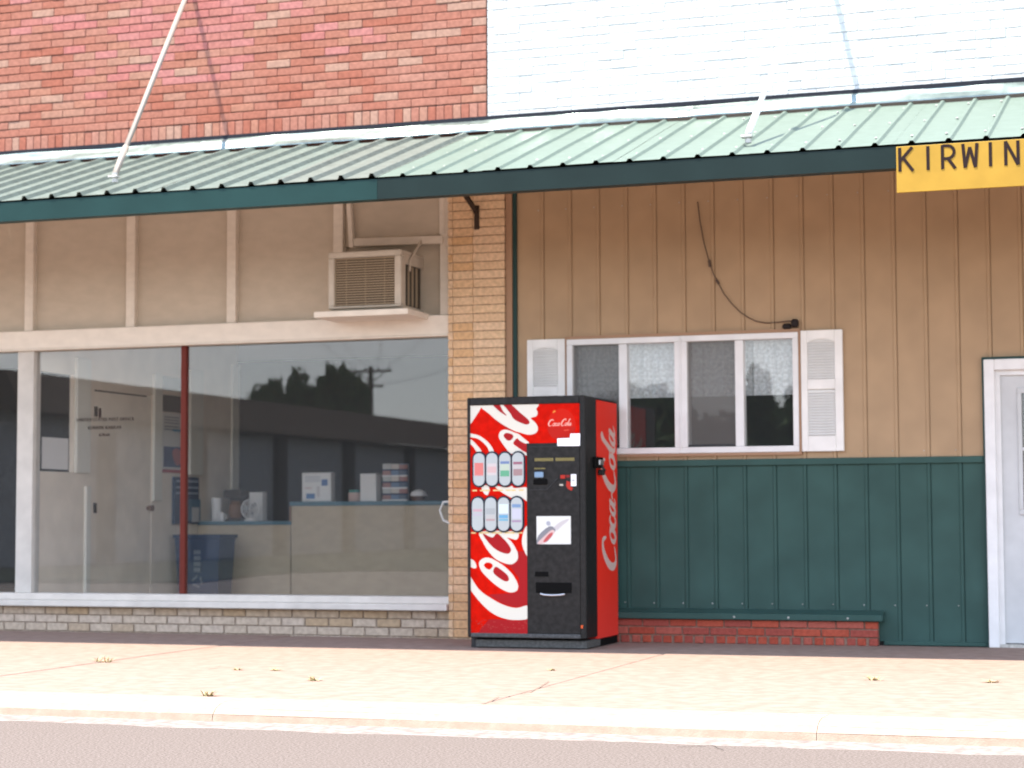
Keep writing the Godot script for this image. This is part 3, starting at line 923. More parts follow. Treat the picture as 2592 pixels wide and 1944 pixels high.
func front_door(b: Node3D) -> void:
	var d := node("front_door", b)
	box("door_flashing", Vector3(3.747, 2.043, -0.01), Vector3(4.90, 2.060, 0.040), M.green_dark, d)
	box("door_flashing", Vector3(3.747, 0.0, -0.01), Vector3(3.761, 2.043, 0.034), M.green_dark, d)
	box("frame", Vector3(3.761, 0.0, -0.10), Vector3(3.835, 2.043, 0.045), M.white_vinyl, d, 0.005)
	box("frame", Vector3(4.81, 0.0, -0.10), Vector3(4.885, 2.043, 0.045), M.white_vinyl, d, 0.005)
	box("frame", Vector3(3.835, 1.965, -0.10), Vector3(4.81, 2.043, 0.044), M.white_vinyl, d, 0.005)
	box("door_stop", Vector3(3.835, 0.0, -0.10), Vector3(3.870, 1.965, 0.004), M.white_vinyl, d)
	box("door_stop", Vector3(3.870, 1.93, -0.10), Vector3(4.81, 1.965, 0.004), M.white_vinyl, d)
	var wm := mat([0.55, 0.555, 0.56], 0.5, 0.0, noise_tex(0.02, 0.94, 1.0, 62), 0.8)
	# slab built round the light opening
	for c in [[3.866, 0.03, 4.012, 1.935], [4.668, 0.03, 4.815, 1.935], [4.012, 0.03, 4.668, 0.965], [4.012, 1.812, 4.668, 1.935]]:
		box("slab", Vector3(c[0], c[1], -0.062), Vector3(c[2], c[3], -0.02), wm, d)
	box("light_frame", Vector3(3.985, 1.800, -0.025), Vector3(4.69, 1.838, -0.008), wm, d, 0.004)
	box("light_frame", Vector3(3.985, 0.935, -0.025), Vector3(4.69, 0.972, -0.008), wm, d, 0.004)
	box("light_frame", Vector3(3.985, 0.972, -0.025), Vector3(4.016, 1.800, -0.008), wm, d, 0.004)
	box("light_frame", Vector3(4.66, 0.972, -0.025), Vector3(4.69, 1.800, -0.008), wm, d, 0.004)
	box("muntin", Vector3(4.016, 1.390, -0.045), Vector3(4.66, 1.414, -0.012), wm, d)
	box("muntin", Vector3(4.33, 0.972, -0.045), Vector3(4.348, 1.800, -0.013), wm, d)
	box("pane", Vector3(4.012, 0.965, -0.046), Vector3(4.668, 1.812, -0.040), M.glass, d)
	for c in [[4.03, 0.16, 4.31, 0.80], [4.37, 0.16, 4.65, 0.80]]:
		box("moulding", Vector3(c[0], c[3] - 0.02, -0.022), Vector3(c[2], c[3], -0.010), wm, d, 0.004)
		box("moulding", Vector3(c[0], c[1], -0.022), Vector3(c[2], c[1] + 0.02, -0.010), wm, d, 0.004)
		box("moulding", Vector3(c[0], c[1] + 0.02, -0.022), Vector3(c[0] + 0.02, c[3] - 0.02, -0.010), wm, d, 0.004)
		box("moulding", Vector3(c[2] - 0.02, c[1] + 0.02, -0.022), Vector3(c[2], c[3] - 0.02, -0.010), wm, d, 0.004)
	box("threshold", Vector3(3.835, 0.0, -0.10), Vector3(4.81, 0.024, 0.02), M.galv, d)
	var s := st()
	tube(s, [Vector3(4.74, 0.92, -0.02), Vector3(4.74, 0.92, 0.02), Vector3(4.74, 0.92, 0.045)], 0.018, 10, 0.028)
	obj("door_knob", s, M.steel, d)

# ------------------------------------------------------------------ awnings
func awnings() -> void:
	make_awning("awning_of_brick", -9.0, -0.10, M.roof_left, M.fascia_left, "left awning of dull ribbed metal with teal fascia over the plate glass window", true)
	make_awning("awning_of_clad", -0.10, 9.0, M.roof_right, M.fascia_right, "right awning of pale green ribbed metal with dark fascia over the tan siding", false)

func make_awning(_n: String, x0: float, x1: float, roof: Material, fas: Material, label: String, left: bool) -> void:
	var a := thing("awning", label, "awning", Vector3.ZERO, "awnings over the sidewalk")
	var back := Vector3(0, 3.908, 0.095)
	var front := Vector3(0, 3.262, 2.005)
	var up := Vector3(0, front.z - back.z, back.y - front.y).normalized()
	# sheets of four ribs each
	var k0 := int(floor((x0 - 2.376) / 0.2286))
	var x := 2.376 + k0 * 0.2286 - 0.1143
	var sheet_n := 0
	var rt := 0.011 if left else 0.009
	var rb := 0.026 if left else 0.022
	var rh := 0.027 if left else 0.017
	while x < x1 - 0.02:
		var s := st()
		var end := minf(x + 4 * 0.2286, x1)
		if not left or end > x0:
			var pts := []
			var r := x
			while r < end - 0.02:
				var c := r + 0.1143
				for q in [[r, 0.0], [c - rb, 0.0], [c - rt, rh], [c + rt, rh], [c + rb, 0.0]]:
					pts.append([clampf(q[0], x0, x1), q[1]])
				r += 0.2286
			pts.append([end, 0.0])
			var lift := 0.0015 * (sheet_n % 2) + rng.randf_range(0.0, 0.002)
			for i in pts.size() - 1:
				if pts[i + 1][0] - pts[i][0] < 0.0005:
					continue
				for seg in 6:
					var f0 := seg / 6.0
					var f1 := (seg + 1) / 6.0
					var P := []
					for q in [[i, f0], [i + 1, f0], [i + 1, f1], [i, f1]]:
						var v: Vector3 = back.lerp(front, q[1]) + up * (pts[q[0]][1] + lift + 0.0015 * sin(q[1] * 9.0 + pts[q[0]][0] * 3.0))
						P.append(Vector3(pts[q[0]][0], v.y, v.z))
					quad(s, P[0], P[1], P[2], P[3], Vector3((pts[i][1] - pts[i + 1][1]) * 3.0, 1, 0.3))
			obj("roof_sheet", s, M.roof_brown if left and end > -0.35 else roof, a)
		x += 4 * 0.2286
		sheet_n += 1
	# screws along two purlin lines
	var sc := st()
	var cx := x0 + 0.06 - fmod(x0, 0.2286)
	while cx < x1 - 0.05:
		for f in [0.12, 0.5, 0.85]:
			var c := back.lerp(front, f) + Vector3(cx + rng.randf_range(-0.01, 0.01), 0, rng.randf_range(-0.012, 0.012)) + up * 0.004
			bx(sc, c - Vector3(0.009, 0.003, 0.009), c + Vector3(0.009, 0.007, 0.009), 0.003)
		cx += 0.2286
	var so := obj("roof_screws", sc, M.galv, a)
	so.set_meta("kind", "stuff")
	# fascia and its return
	box("fascia", Vector3(x0 + 0.001, 3.112, 1.985), Vector3(x1 - 0.001, 3.252, 2.0), fas, a)
	box("fascia_return", Vector3(x0 + 0.001, 3.112, 1.90), Vector3(x1 - 0.001, 3.120, 1.985), fas, a)
	box("front_beam", Vector3(x0 + 0.001, 3.122, 1.93), Vector3(x1 - 0.001, 3.245, 1.983), M.iron, a)

	M.soffit = mat([0.86, 0.82, 0.76], 0.7)
	var sf := st()
	var d0 := Vector3(0, back.y - 0.09, back.z + 0.02)
	var d1 := Vector3(0, 3.1235, 1.925)
	quad(sf, Vector3(x0 + 0.001, d0.y, d0.z), Vector3(x1 - 0.001, d0.y, d0.z), Vector3(x1 - 0.001, d1.y, d1.z), Vector3(x0 + 0.001, d1.y, d1.z), Vector3.DOWN)
	obj("soffit", sf, M.soffit, a)
	# purlins and rafters under the sheets
	for f in [0.12, 0.5, 0.85]:
		var c := back.lerp(front, f)
		box("purlin", Vector3(x0 + 0.001, c.y - 0.055, c.z - 0.02), Vector3(x1 - 0.001, c.y - 0.008, c.z + 0.02), M.iron, a)
	# the crinkled metal flashing along the wall, in lengths
	var lx := x1
	while lx > x0 + 0.01:
		var len_ := rng.randf_range(1.9, 2.6)
		var e := maxf(lx - len_, x0)
		var s := st()
		s.set_smooth_group(0)
		var n := int((lx - e) / 0.06) + 1
		for i in n:
			var xa := lerpf(e, lx, float(i) / n)
			var xb := lerpf(e, lx, float(i + 1) / n)
			for j in 3:
				var P := []
				for q in [[xa, j], [xb, j], [xb, j + 1], [xa, j + 1]]:
					var t: float = q[1] / 3.0
					var wob: float = (sin(q[0] * 2.6 + q[1] * 1.3) * 0.016 + sin(q[0] * 6.1 - q[1] * 2.1 + sin(q[0] * 1.3) * 2.0) * 0.010) * sin(t * PI * 0.9 + 0.2)
					P.append(Vector3(q[0], lerpf(4.036, 3.936, t), 0.034 + 0.092 * t + wob))
				quad(s, P[0], P[1], P[2], P[3], Vector3(0, 0.6, 1))
			quad(s, Vector3(xa, 3.936, 0.1265), Vector3(xb, 3.936, 0.1265), Vector3(xb, 3.926, 0.128), Vector3(xa, 3.926, 0.128), Vector3(0, 0, 1))
		obj("flashing", s, M.flashing, a)
		lx = e - 0.002
	box("tar_strip", Vector3(x0 + 0.001, 4.030, 0.008), Vector3(x1 - 0.001, 4.062, 0.040), M.tar, a)
	# hanger rod from the wall to the front of the roof
	var foot := Vector3(-2.27, 3.452, 1.77) if left else Vector3(2.42, 3.452, 1.70)
	var top := Vector3(-2.60, 5.35, 0.0) if left else Vector3(2.654, 5.19, 0.0)
	var s := st()
	s.set_smooth_group(0)
	tube(s, [foot + (top - foot) * 0.0, foot + (top - foot) * 0.13], 0.0235, 8)
	tube(s, [foot + (top - foot) * 0.13, top], 0.0200, 8)
	obj("hanger_rod", s, mat([0.33, 0.285, 0.245] if left else [0.82, 0.82, 0.82], 0.5), a)
	s = st()
	tube(s, [foot + Vector3(0, -0.06, 0.0), foot + Vector3(0, 0.012, 0)], 0.022, 8)
	bx(s, foot + Vector3(-0.045, -0.028, -0.02), foot + Vector3(0.03, -0.010, 0.03), 0.004)
	obj("rod_foot", s, M.galv, a)
	s = st()
	bx(s, top + Vector3(-0.06, -0.06, 0.0), top + Vector3(0.06, 0.06, 0.012), 0.003)
	obj("wall_plate", s, M.iron, a)
	if left:
		s = st()
		bar(s, Vector3(-0.068, 3.315, 0.075), Vector3(-0.085, 3.60, 0.80), 0.03, 0.03, Vector3(1, 0, 0))
		obj("brace", s, M.iron, a)
		s = st()
		bx(s, Vector3(-0.088, 3.17, 0.049), Vector3(-0.048, 3.36, 0.062), 0.003)
		bx(s, Vector3(-0.08, 3.29, 0.06), Vector3(-0.056, 3.335, 0.10), 0.003)
		obj("brace_plate", s, M.iron, a)

# ------------------------------------------------------------------ sign
func hanging_sign() -> void:
	var g := thing("sign_board", "yellow board with black letters KIRWIN fixed to the awning fascia", "sign", Vector3(3.425, 2.952, 2.004))
	box("board", Vector3(0, 0, 0), Vector3(1.55, 0.292, 0.018), M.sign, g, 0.002)
	var H := 0.15
	var y := 0.133
	var w := 0.019
	var L := {
		"K": [0.022, [[0, 1, 0, 0], [0.0, 0.42, 0.078, 1], [0.022, 0.56, 0.082, 0]]],
		"I": [0.196, [[0, 1, 0, 0]]],
		"R": [0.285, [[0, 1, 0, 0], [0.03, 0.47, 0.078, 0]]],
		"W": [0.410, [[0, 1, 0.012, 0], [0.012, 0, 0.042, 0.85], [0.042, 0.85, 0.074, 0], [0.074, 0.0, 0.086, 1]]],
		"I_": [0.576, [[0, 1, 0, 0]]],
		"N": [0.668, [[0, 1, 0, 0], [0.0, 1, 0.074, 0], [0.074, 0, 0.074, 1]]],
	}
	for k in L:
		var s := st()
		for q in L[k][1]:
			var jig := 0.0004 * (s.get_instance_id() % 3)
			bar(s, Vector3(L[k][0] + q[0], y + q[1] * H, 0.0195), Vector3(L[k][0] + q[2], y + q[3] * H, 0.0195), w, 0.003 + 0.0005 * L[k][1].find(q))
		if k == "R":
			var pts := []
			for i in 9:
				var t := PI / 2 - PI * i / 8.0
				pts.append(Vector3(L[k][0] + 0.032 + 0.040 * cos(t), y + 0.7 * H + 0.27 * H * sin(t), 0.0195))
			pts.push_front(Vector3(L[k][0], y + 0.97 * H, 0.0195))
			pts.append(Vector3(L[k][0], y + 0.43 * H, 0.0195))
			for i in pts.size() - 1:
				bar(s, pts[i], pts[i + 1], w, 0.0022 + 0.0001 * i)
		obj("letter", s, M.sign_ink, g)

# ------------------------------------------------------------------ the drinks machine
const FX := 0.188      # left edge of the door
const FW := 0.887
const FH := 1.71
const FY := 0.075

func px(v: Vector2, W: int, Hh: int) -> Vector2:   # metres on the front to picture pixels
	return Vector2((v.x - FX) / FW * W, (FY + FH - v.y) / FH * Hh)

func front_print() -> Image:
	var W := 640
	var Hh := 1234
	var img := Image.create(W, Hh, false, Image.FORMAT_RGB8)
	var red := lin(0.53, 0.008, 0.003)
	img.fill(red)
	var n := FastNoiseLite.new()
	n.seed = 5
	n.frequency = 0.02
	for y in range(0, Hh, 2):
		for x in range(0, W, 2):
			var v := 1.0 + 0.10 * n.get_noise_2d(x, y)
			img.fill_rect(Rect2i(x, y, 2, 2), Color(red.r * v, red.g * v, red.b * v))
	# darker shade printed inside and to the right of the big lettering
	var deep := lin(0.34, 0.017, 0.02)
	var cream := lin(0.66, 0.63, 0.54)
	var P := {
		"sw": [190, 530, 272, 418, 367, 353, 462, 307, 556, 287, 645, 303, 650, 218, 556, 201, 461, 212, 367, 252, 272, 335, 190, 445],
		"dot": [185, 640, 229, 627, 251, 597, 254, 573, 235, 567, 209, 579, 185, 600],
		"o": [273, 597, 286, 627, 324, 645, 368, 639, 394, 627, 463, 586, 526, 527, 563, 468, 569, 432, 557, 408, 519, 396, 469, 408, 399, 449, 336, 502, 292, 549],
		"c": [274, 818, 305, 753, 343, 693, 394, 639, 444, 613, 495, 598, 532, 601, 564, 628, 569, 670, 552, 711, 520, 759, 489, 788, 558, 773, 577, 812, 558, 830, 470, 836, 337, 836],
		"edge": [621, 854, 650, 854, 649, 658, 617, 693, 599, 765],
		"m1": [295, 1160, 348, 1160, 352, 1117, 335, 1092, 307, 1114],
		"m2": [393, 1159, 486, 1147, 527, 1158, 543, 1142, 650, 1141, 650, 1046, 600, 1073, 559, 1081, 523, 1073, 482, 1093, 442, 1116],
		"tl": [195, 1750, 288, 1750, 290, 1719, 230, 1631, 210, 1608, 195, 1608],
		"l": [305, 1750, 700, 1750, 712, 1706, 722, 1679, 711, 1653, 671, 1642, 699, 1614, 719, 1587, 723, 1556, 707, 1534, 678, 1524, 638, 1525, 586, 1540, 545, 1552, 488, 1582, 423, 1622, 362, 1673],
		"o2": [427, 1519, 439, 1550, 472, 1563, 508, 1556, 549, 1540, 581, 1528, 618, 1497, 654, 1469, 646, 1458, 622, 1462, 585, 1482, 565, 1498, 537, 1463, 569, 1436, 609, 1408, 649, 1385, 649, 1366, 621, 1381, 585, 1401, 528, 1387, 496, 1410, 459, 1457, 435, 1492],
		"a1": [190, 1541, 226, 1537, 279, 1522, 333, 1486, 369, 1447, 390, 1404, 357, 1404, 341, 1436, 304, 1475, 259, 1503, 190, 1517],
		"a2": [190, 1500, 222, 1492, 259, 1456, 296, 1409, 259, 1406, 230, 1445, 190, 1478],
	}
	var HOLE := {
		"oh1": [311, 591, 330, 609, 362, 606, 378, 589, 368, 568, 349, 559, 324, 571],
		"oh2": [381, 544, 400, 580, 444, 556, 488, 521, 500, 491, 488, 476, 456, 482, 406, 514],
		"ch": [306, 818, 318, 788, 369, 729, 419, 693, 470, 675, 501, 675, 517, 699, 501, 735, 464, 776, 413, 818, 382, 791, 350, 797],
		"la": [383, 1745, 432, 1745, 460, 1696, 489, 1663, 464, 1675, 423, 1703],
		"lb": [464, 1745, 517, 1745, 586, 1686, 647, 1635, 661, 1611, 646, 1596, 610, 1603, 545, 1635, 517, 1676, 489, 1711],
		"o2h": [464, 1519, 480, 1538, 508, 1535, 533, 1525, 537, 1506, 520, 1487, 500, 1483, 480, 1495],
	}
	# the deep red beside the letters, printed first
	for q in [[560, 690, 650, 690, 650, 310, 556, 290, 462, 310, 340, 380, 520, 392, 575, 410, 575, 500, 520, 570, 470, 600, 540, 600], [350, 205, 461, 205, 556, 195, 650, 212, 650, 90, 250, 90, 300, 150], [545, 1500, 650, 1460, 650, 1385, 600, 1420, 540, 1462], [470, 1590, 540, 1550, 500, 1562, 440, 1600, 420, 1622]]:
		fill(img, to_px(q, W, Hh), deep)
	# the round badge of the upper right
	var disc := PackedVector2Array()
	for k in 40:
		disc.append(px(Vector2(0.90 + 0.105 * cos(TAU * k / 40), 1.59 + 0.115 * sin(TAU * k / 40)), W, Hh))
	fill(img, disc, lin(0.54, 0.018, 0.010))
	var low := PackedVector2Array()
	for k in 21:
		low.append(px(Vector2(0.90 + 0.105 * cos(PI + PI * k / 20), 1.575 + 0.10 * sin(PI + PI * k / 20)), W, Hh))
	fill(img, low, lin(0.44, 0.02, 0.014))
	script_words(img, px(Vector2(0.792, 1.578), W, Hh), Vector2(0.0186 * W / FW, 0), Vector2(0, -0.0185 * Hh / FH), lin(0.75, 0.40, 0.33), 1.0)
	fill(img, to_px([832, 1678, 845, 1693, 860, 1690, 846, 1676], W, Hh), lin(0.72, 0.25, 0.05))
	fill(img, to_px([920, 1552, 955, 1555, 955, 1549, 920, 1546], W, Hh), lin(0.68, 0.10, 0.06))
	for k in P:
		fill(img, smooth(to_px(P[k], W, Hh)), cream)
	for k in HOLE:
		fill(img, smooth(to_px(HOLE[k], W, Hh)), deep if k != "oh1" else red)
	# small gold price lines under each button
	for row in [[1.127, 0.3], [0.822, 0.6]]:
		for i in 4:
			var cx: float = (0.272 if row[0] > 1.0 else 0.262) + 0.0985 * i
			for dx in [-0.03, 0.03]:
				fill(img, to_px([1000 * (cx + dx - 0.018), 1000 * row[0] - 6, 1000 * (cx + dx + 0.018), 1000 * row[0] - 6, 1000 * (cx + dx + 0.018), 1000 * row[0] + 6, 1000 * (cx + dx - 0.018), 1000 * row[0] + 6], W, Hh), lin(0.66, 0.50, 0.22))
	# scuffs at the foot
	for i in 60:
		var p := Vector2(rng.randf_range(0.2, 0.64), rng.randf_range(0.10, 0.2))
		var q := px(p, W, Hh)
		img.fill_rect(Rect2i(int(q.x), int(q.y), rng.randi_range(2, 14), rng.randi_range(1, 4)), lin(0.36, 0.05, 0.045))
	return img

func to_px(a: Array, W: int, Hh: int) -> PackedVector2Array:
	var p := PackedVector2Array()
	for i in range(0, a.size(), 2):
		p.append(px(Vector2(a[i], a[i + 1]) * 0.001, W, Hh))
	return p

func drinks_machine() -> void:
	var v := thing("vending_machine", "red and black drinks vending machine with white script lettering beside the brick pillar", "vending machine")
	var red_side := mat([0.70, 0.030, 0.020], 0.38, 0.0, noise_tex(0.015, 0.85, 1.0, 81), 0.9)
	box("cabinet", Vector3(0.193, 0.055, 0.135), Vector3(1.072, 1.783, 0.694), red_side, v, 0.006)
	box("cabinet_top", Vector3(0.19, 1.7835, 0.132), Vector3(1.075, 1.797, 0.694), M.black_side, v, 0.003)
	box("door_shell", Vector3(FX, FY, 0.698), Vector3(FX + FW, FY + FH + 0.012, 0.978), M.black_side, v, 0.008)
	# raised frame of the door front
	box("door_frame", Vector3(FX, FY, 0.979), Vector3(0.210, FY + FH + 0.012, 0.999), M.black, v, 0.006)
	box("door_frame", Vector3(1.036, FY, 0.979), Vector3(FX + FW, FY + FH + 0.012, 0.999), M.black, v, 0.006)
	box("door_frame", Vector3(0.210, 1.741, 0.979), Vector3(1.036, FY + FH + 0.012, 0.998), M.black, v, 0.006)
	box("door_frame", Vector3(0.210, FY, 0.979), Vector3(1.036, 0.106, 0.998), mat([0.11, 0.11, 0.11], 0.6, 0.0, M.fine, 3.0), v, 0.006)
	# printed front, an L of lit plastic
	var pr := print_mat(front_print(), 0.28)
	var s := st()
	for q in [[0.210, 1.461, 1.036, 1.741], [0.210, 0.106, 0.638, 1.461]]:
		var r := Rect2((q[0] - FX) / FW, (FY + FH - q[3]) / FH, (q[2] - q[0]) / FW, (q[3] - q[1]) / FH)
		sheet(s, Vector3(q[0], q[3], 0.988), Vector3(q[2], q[3], 0.988), Vector3(q[2], q[1], 0.988), Vector3(q[0], q[1], 0.988), r)
	obj("front_print", s, pr, v)
	# control panel
	box("control_panel", Vector3(0.639, 0.107, 0.979), Vector3(1.0355, 1.460, 0.992), M.black, v, 0.004)
	# printed line of gold capitals, too small to read
	var s2 := st()
	for w0 in [0.700, 0.856]:
		for i in 12:
			var xx: float = w0 + i * 0.0118
			bx(s2, Vector3(xx, 1.332, 0.992), Vector3(xx + 0.0086, 1.354, 0.9925))
	for i in 8:
		bx(s2, Vector3(0.697 + i * 0.0105, 1.275, 0.992), Vector3(0.704 + i * 0.0105, 1.285, 0.9925))
	obj("gold_print", s2, mat([0.24, 0.20, 0.075], 0.6), v)
	# bill slot, coin slot and return
	var bill := node("bill_acceptor", v)
	box("acceptor_body", Vector3(0.690, 1.165, 0.992), Vector3(0.795, 1.205, 1.000), M.black_deep, bill, 0.003)
	box("acceptor_lip", Vector3(0.701, 1.214, 0.992), Vector3(0.768, 1.256, 1.012), mat([0.20, 0.30, 0.42], 0.25), bill, 0.006)
	var coin := node("coin_panel", v)
	box("sticker", Vector3(0.970, 1.152, 0.9925), Vector3(1.010, 1.236, 0.9945), M.white_tag, coin, 0.0)
	box("coin_slot", Vector3(0.980, 1.185, 0.9945), Vector3(0.998, 1.200, 0.999), M.steel, coin)
	var rd := mat([0.40, 0.03, 0.02], 0.4)
	box("return_button", Vector3(0.892, 1.205, 0.9925), Vector3(0.928, 1.232, 1.000), rd, coin, 0.004)
	box("indicator", Vector3(0.932, 1.214, 0.9925), Vector3(0.962, 1.232, 0.995), mat([0.2, 0.02, 0.02], 0.4), coin)
	s = st()
	prism(s, PackedVector2Array([Vector2(0.938, 1.19), Vector2(0.966, 1.18), Vector2(0.966, 1.15), Vector2(0.985, 1.14), Vector2(0.975, 1.12), Vector2(0.95, 1.13), Vector2(0.934, 1.155)]), 0.9925, 0.995)
	obj("arrow_mark", s, rd, coin)
	box("price_mark", Vector3(0.884, 1.155, 0.9925), Vector3(0.912, 1.168, 0.9945), mat([0.45, 0.42, 0.36], 0.5), coin)
	s = st()
	bar(s, Vector3(0.655, 1.128, 0.9945), Vector3(0.79, 1.128, 0.9945), 0.005, 0.005)
	bar(s, Vector3(0.79, 1.128, 0.9945), Vector3(0.872, 1.21, 0.9945), 0.005, 0.005)
	bar(s, Vector3(0.655, 1.436, 0.9945), Vector3(1.03, 1.436, 0.9945), 0.004, 0.005)
	obj("panel_groove", s, M.dark_grey, v)
	# the pasted picture of a can
	var im := Image.create(256, 200, false, Image.FORMAT_RGB8)
	im.fill(lin(0.66, 0.66, 0.62))
	fill(im, smooth(PackedVector2Array([Vector2(0, 175), Vector2(20, 130), Vector2(90, 75), Vector2(130, 80), Vector2(140, 110), Vector2(80, 180), Vector2(30, 200), Vector2(0, 200)])), lin(0.22, 0.22, 0.24))
	fill(im, smooth(PackedVector2Array([Vector2(8, 190), Vector2(60, 140), Vector2(110, 100), Vector2(135, 105), Vector2(128, 128), Vector2(70, 185), Vector2(30, 200)])), lin(0.60, 0.42, 0.40))
	fill(im, smooth(PackedVector2Array([Vector2(50, 180), Vector2(90, 130), Vector2(118, 116), Vector2(116, 138), Vector2(76, 180)])), lin(0.46, 0.10, 0.10))
	fill(im, smooth(PackedVector2Array([Vector2(130, 80), Vector2(180, 40), Vector2(235, 20), Vector2(240, 30), Vector2(190, 70), Vector2(150, 110), Vector2(140, 150), Vector2(150, 100)])), lin(0.52, 0.48, 0.48))
	fill(im, smooth(PackedVector2Array([Vector2(72, 52), Vector2(82, 36), Vector2(100, 40), Vector2(104, 62), Vector2(86, 68)])), lin(0.36, 0.37, 0.42))
	s = st()
	sheet(s, Vector3(0.712, 0.940, 0.9945), Vector3(0.967, 0.940, 0.9945), Vector3(0.967, 0.741, 0.9945), Vector3(0.712, 0.741, 0.9945))
	obj("picture_sticker", s, print_mat(im, 0.4), v)
	# delivery opening
	var port := node("delivery_port", v)
	box("upper_slot", Vector3(0.698, 0.512, 0.9925), Vector3(0.798, 0.546, 0.995), M.black_deep, port)
	box("port_recess", Vector3(0.704, 0.396, 0.9925), Vector3(0.971, 0.470, 0.9955), M.black_deep, port, 0.002)
	s = st()
	tube(s, [Vector3(0.74, 0.389, 0.998), Vector3(0.77, 0.383, 1.004), Vector3(0.83, 0.380, 1.007), Vector3(0.89, 0.383, 1.004), Vector3(0.92, 0.389, 0.998)], 0.007, 8)
	obj("port_lip", s, M.steel, port)
	s = st()
	bx(s, Vector3(1.038, 0.150, 0.9995), Vector3(1.054, 0.172, 1.0015), 0.0)
	obj("orange_sticker", s, mat([0.6, 0.10, 0.03], 0.5), v)
	# white paper tags
	s = st()
	prism(s, PackedVector2Array([Vector2(0.872, 1.438), Vector2(1.040, 1.436), Vector2(1.042, 1.525), Vector2(0.970, 1.525), Vector2(0.966, 1.494), Vector2(0.872, 1.492)]), 0.9995, 1.001)
	obj("paper_tag", s, mat([0.9, 0.9, 0.92], 0.7), v)
	# eight selection buttons in two rows
	var pics := [
		[[0.30, 0.70, [0.62, 0.19, 0.17]], [0.30, 0.33, [0.55, 0.3, 0.3]]],
		[[0.32, 0.68, [0.56, 0.50, 0.49]], [0.40, 0.58, [0.58, 0.40, 0.39]]],
		[[0.66, 0.74, [0.16, 0.22, 0.38]], [0.46, 0.66, [0.46, 0.52, 0.42]], [0.28, 0.46, [0.13, 0.36, 0.22]]],
		[[0.64, 0.72, [0.30, 0.13, 0.17]], [0.52, 0.62, [0.50, 0.46, 0.44]], [0.30, 0.50, [0.34, 0.22, 0.22]]],
		[[0.58, 0.66, [0.52, 0.33, 0.37]], [0.46, 0.52, [0.46, 0.42, 0.48]]],
		[[0.50, 0.68, [0.36, 0.38, 0.38]], [0.36, 0.48, [0.46, 0.45, 0.43]], [0.30, 0.36, [0.42, 0.30, 0.30]]],
		[[0.52, 0.80, [0.60, 0.72, 0.80]], [0.38, 0.48, [0.14, 0.34, 0.52]], [0.30, 0.36, [0.16, 0.38, 0.50]]],
		[[0.70, 0.80, [0.18, 0.28, 0.44]], [0.36, 0.66, [0.50, 0.50, 0.58]], [0.26, 0.32, [0.34, 0.24, 0.34]]],
	]
	for i in 8:
		var row := i / 4
		var cx: float = (0.2805 if row == 0 else 0.2695) + 0.0985 * (i % 4)
		var y0: float = 1.160 if row == 0 else 0.836
		var y1: float = 1.396 if row == 0 else 1.075
		var bt := node("selection_button", v)
		s = st()
		prism(s, capsule_pts(cx, y0 - 0.012, y1 + 0.012, 0.0545), 0.9885, 0.9975 + 0.0006 * (i % 2))
		obj("bezel", s, M.bezel, bt)
		s = st()
		prism(s, capsule_pts(cx, y0, y1, 0.0425), 0.9985, 1.0035)
		obj("lens", s, M.lens, bt)
		for c in pics[i]:
			s = st()
			var hh := y1 - y0
			bx(s, Vector3(cx - 0.034, y0 + c[0] * hh, 1.0035), Vector3(cx + 0.034, y0 + c[1] * hh, 1.0039 + 0.0003 * pics[i].find(c)))
			obj("label", s, mat(c[2], 0.35), bt)
	# lettering down the right side
	var side := Image.create(256, 768, false, Image.FORMAT_RGB8)
	side.fill(lin(0.70, 0.030, 0.016))
	for y in range(560, 768):
		side.fill_rect(Rect2i(0, y, 256, 1), lin(0.70, 0.030 + 0.016 * (y - 560) / 208.0, 0.016 + 0.018 * (y - 560) / 208.0))
	script_words(side, Vector2(250, 575), Vector2(0, -50), Vector2(-68, 0), lin(0.56, 0.42, 0.38), 1.15)
	s = st()
	s.set_smooth_group(-1)
	sheet(s, Vector3(1.0735, 1.78, 0.690), Vector3(1.0735, 1.78, 0.142), Vector3(1.0735, 0.06, 0.142), Vector3(1.0735, 0.06, 0.690))
	obj("side_print", s, print_mat(side, 0.38), v)
	# lock bracket
	var lk := node("door_lock", v)
	box("hasp", Vector3(1.074, 1.285, 0.60), Vector3(1.098, 1.365, 0.80), M.black_deep, lk, 0.004)
	box("hasp_plate", Vector3(1.098, 1.305, 0.63), Vector3(1.112, 1.345, 0.74), M.steel, lk, 0.004)
	s = st()
	tube(s, [Vector3(1.10, 1.30, 0.655), Vector3(1.125, 1.27, 0.655), Vector3(1.10, 1.25, 0.655)], 0.010, 8)
	bx(s, Vector3(1.082, 1.235, 0.62), Vector3(1.118, 1.275, 0.69), 0.006)
	obj("padlock", s, M.black, lk)
	# base
	box("kick_plate", Vector3(0.235, 0.004, 0.60), Vector3(1.068, 0.058, 0.955), mat([0.12, 0.12, 0.115], 0.7, 0.0, M.fine, 3.0), v, 0.004)
	box("base_rail", Vector3(0.20, 0.0, 0.14), Vector3(1.066, 0.054, 0.60), M.black_deep, v)
	box("foot", Vector3(0.192, 0.0, 0.70), Vector3(0.234, 0.074, 0.93), M.dark_grey, v)

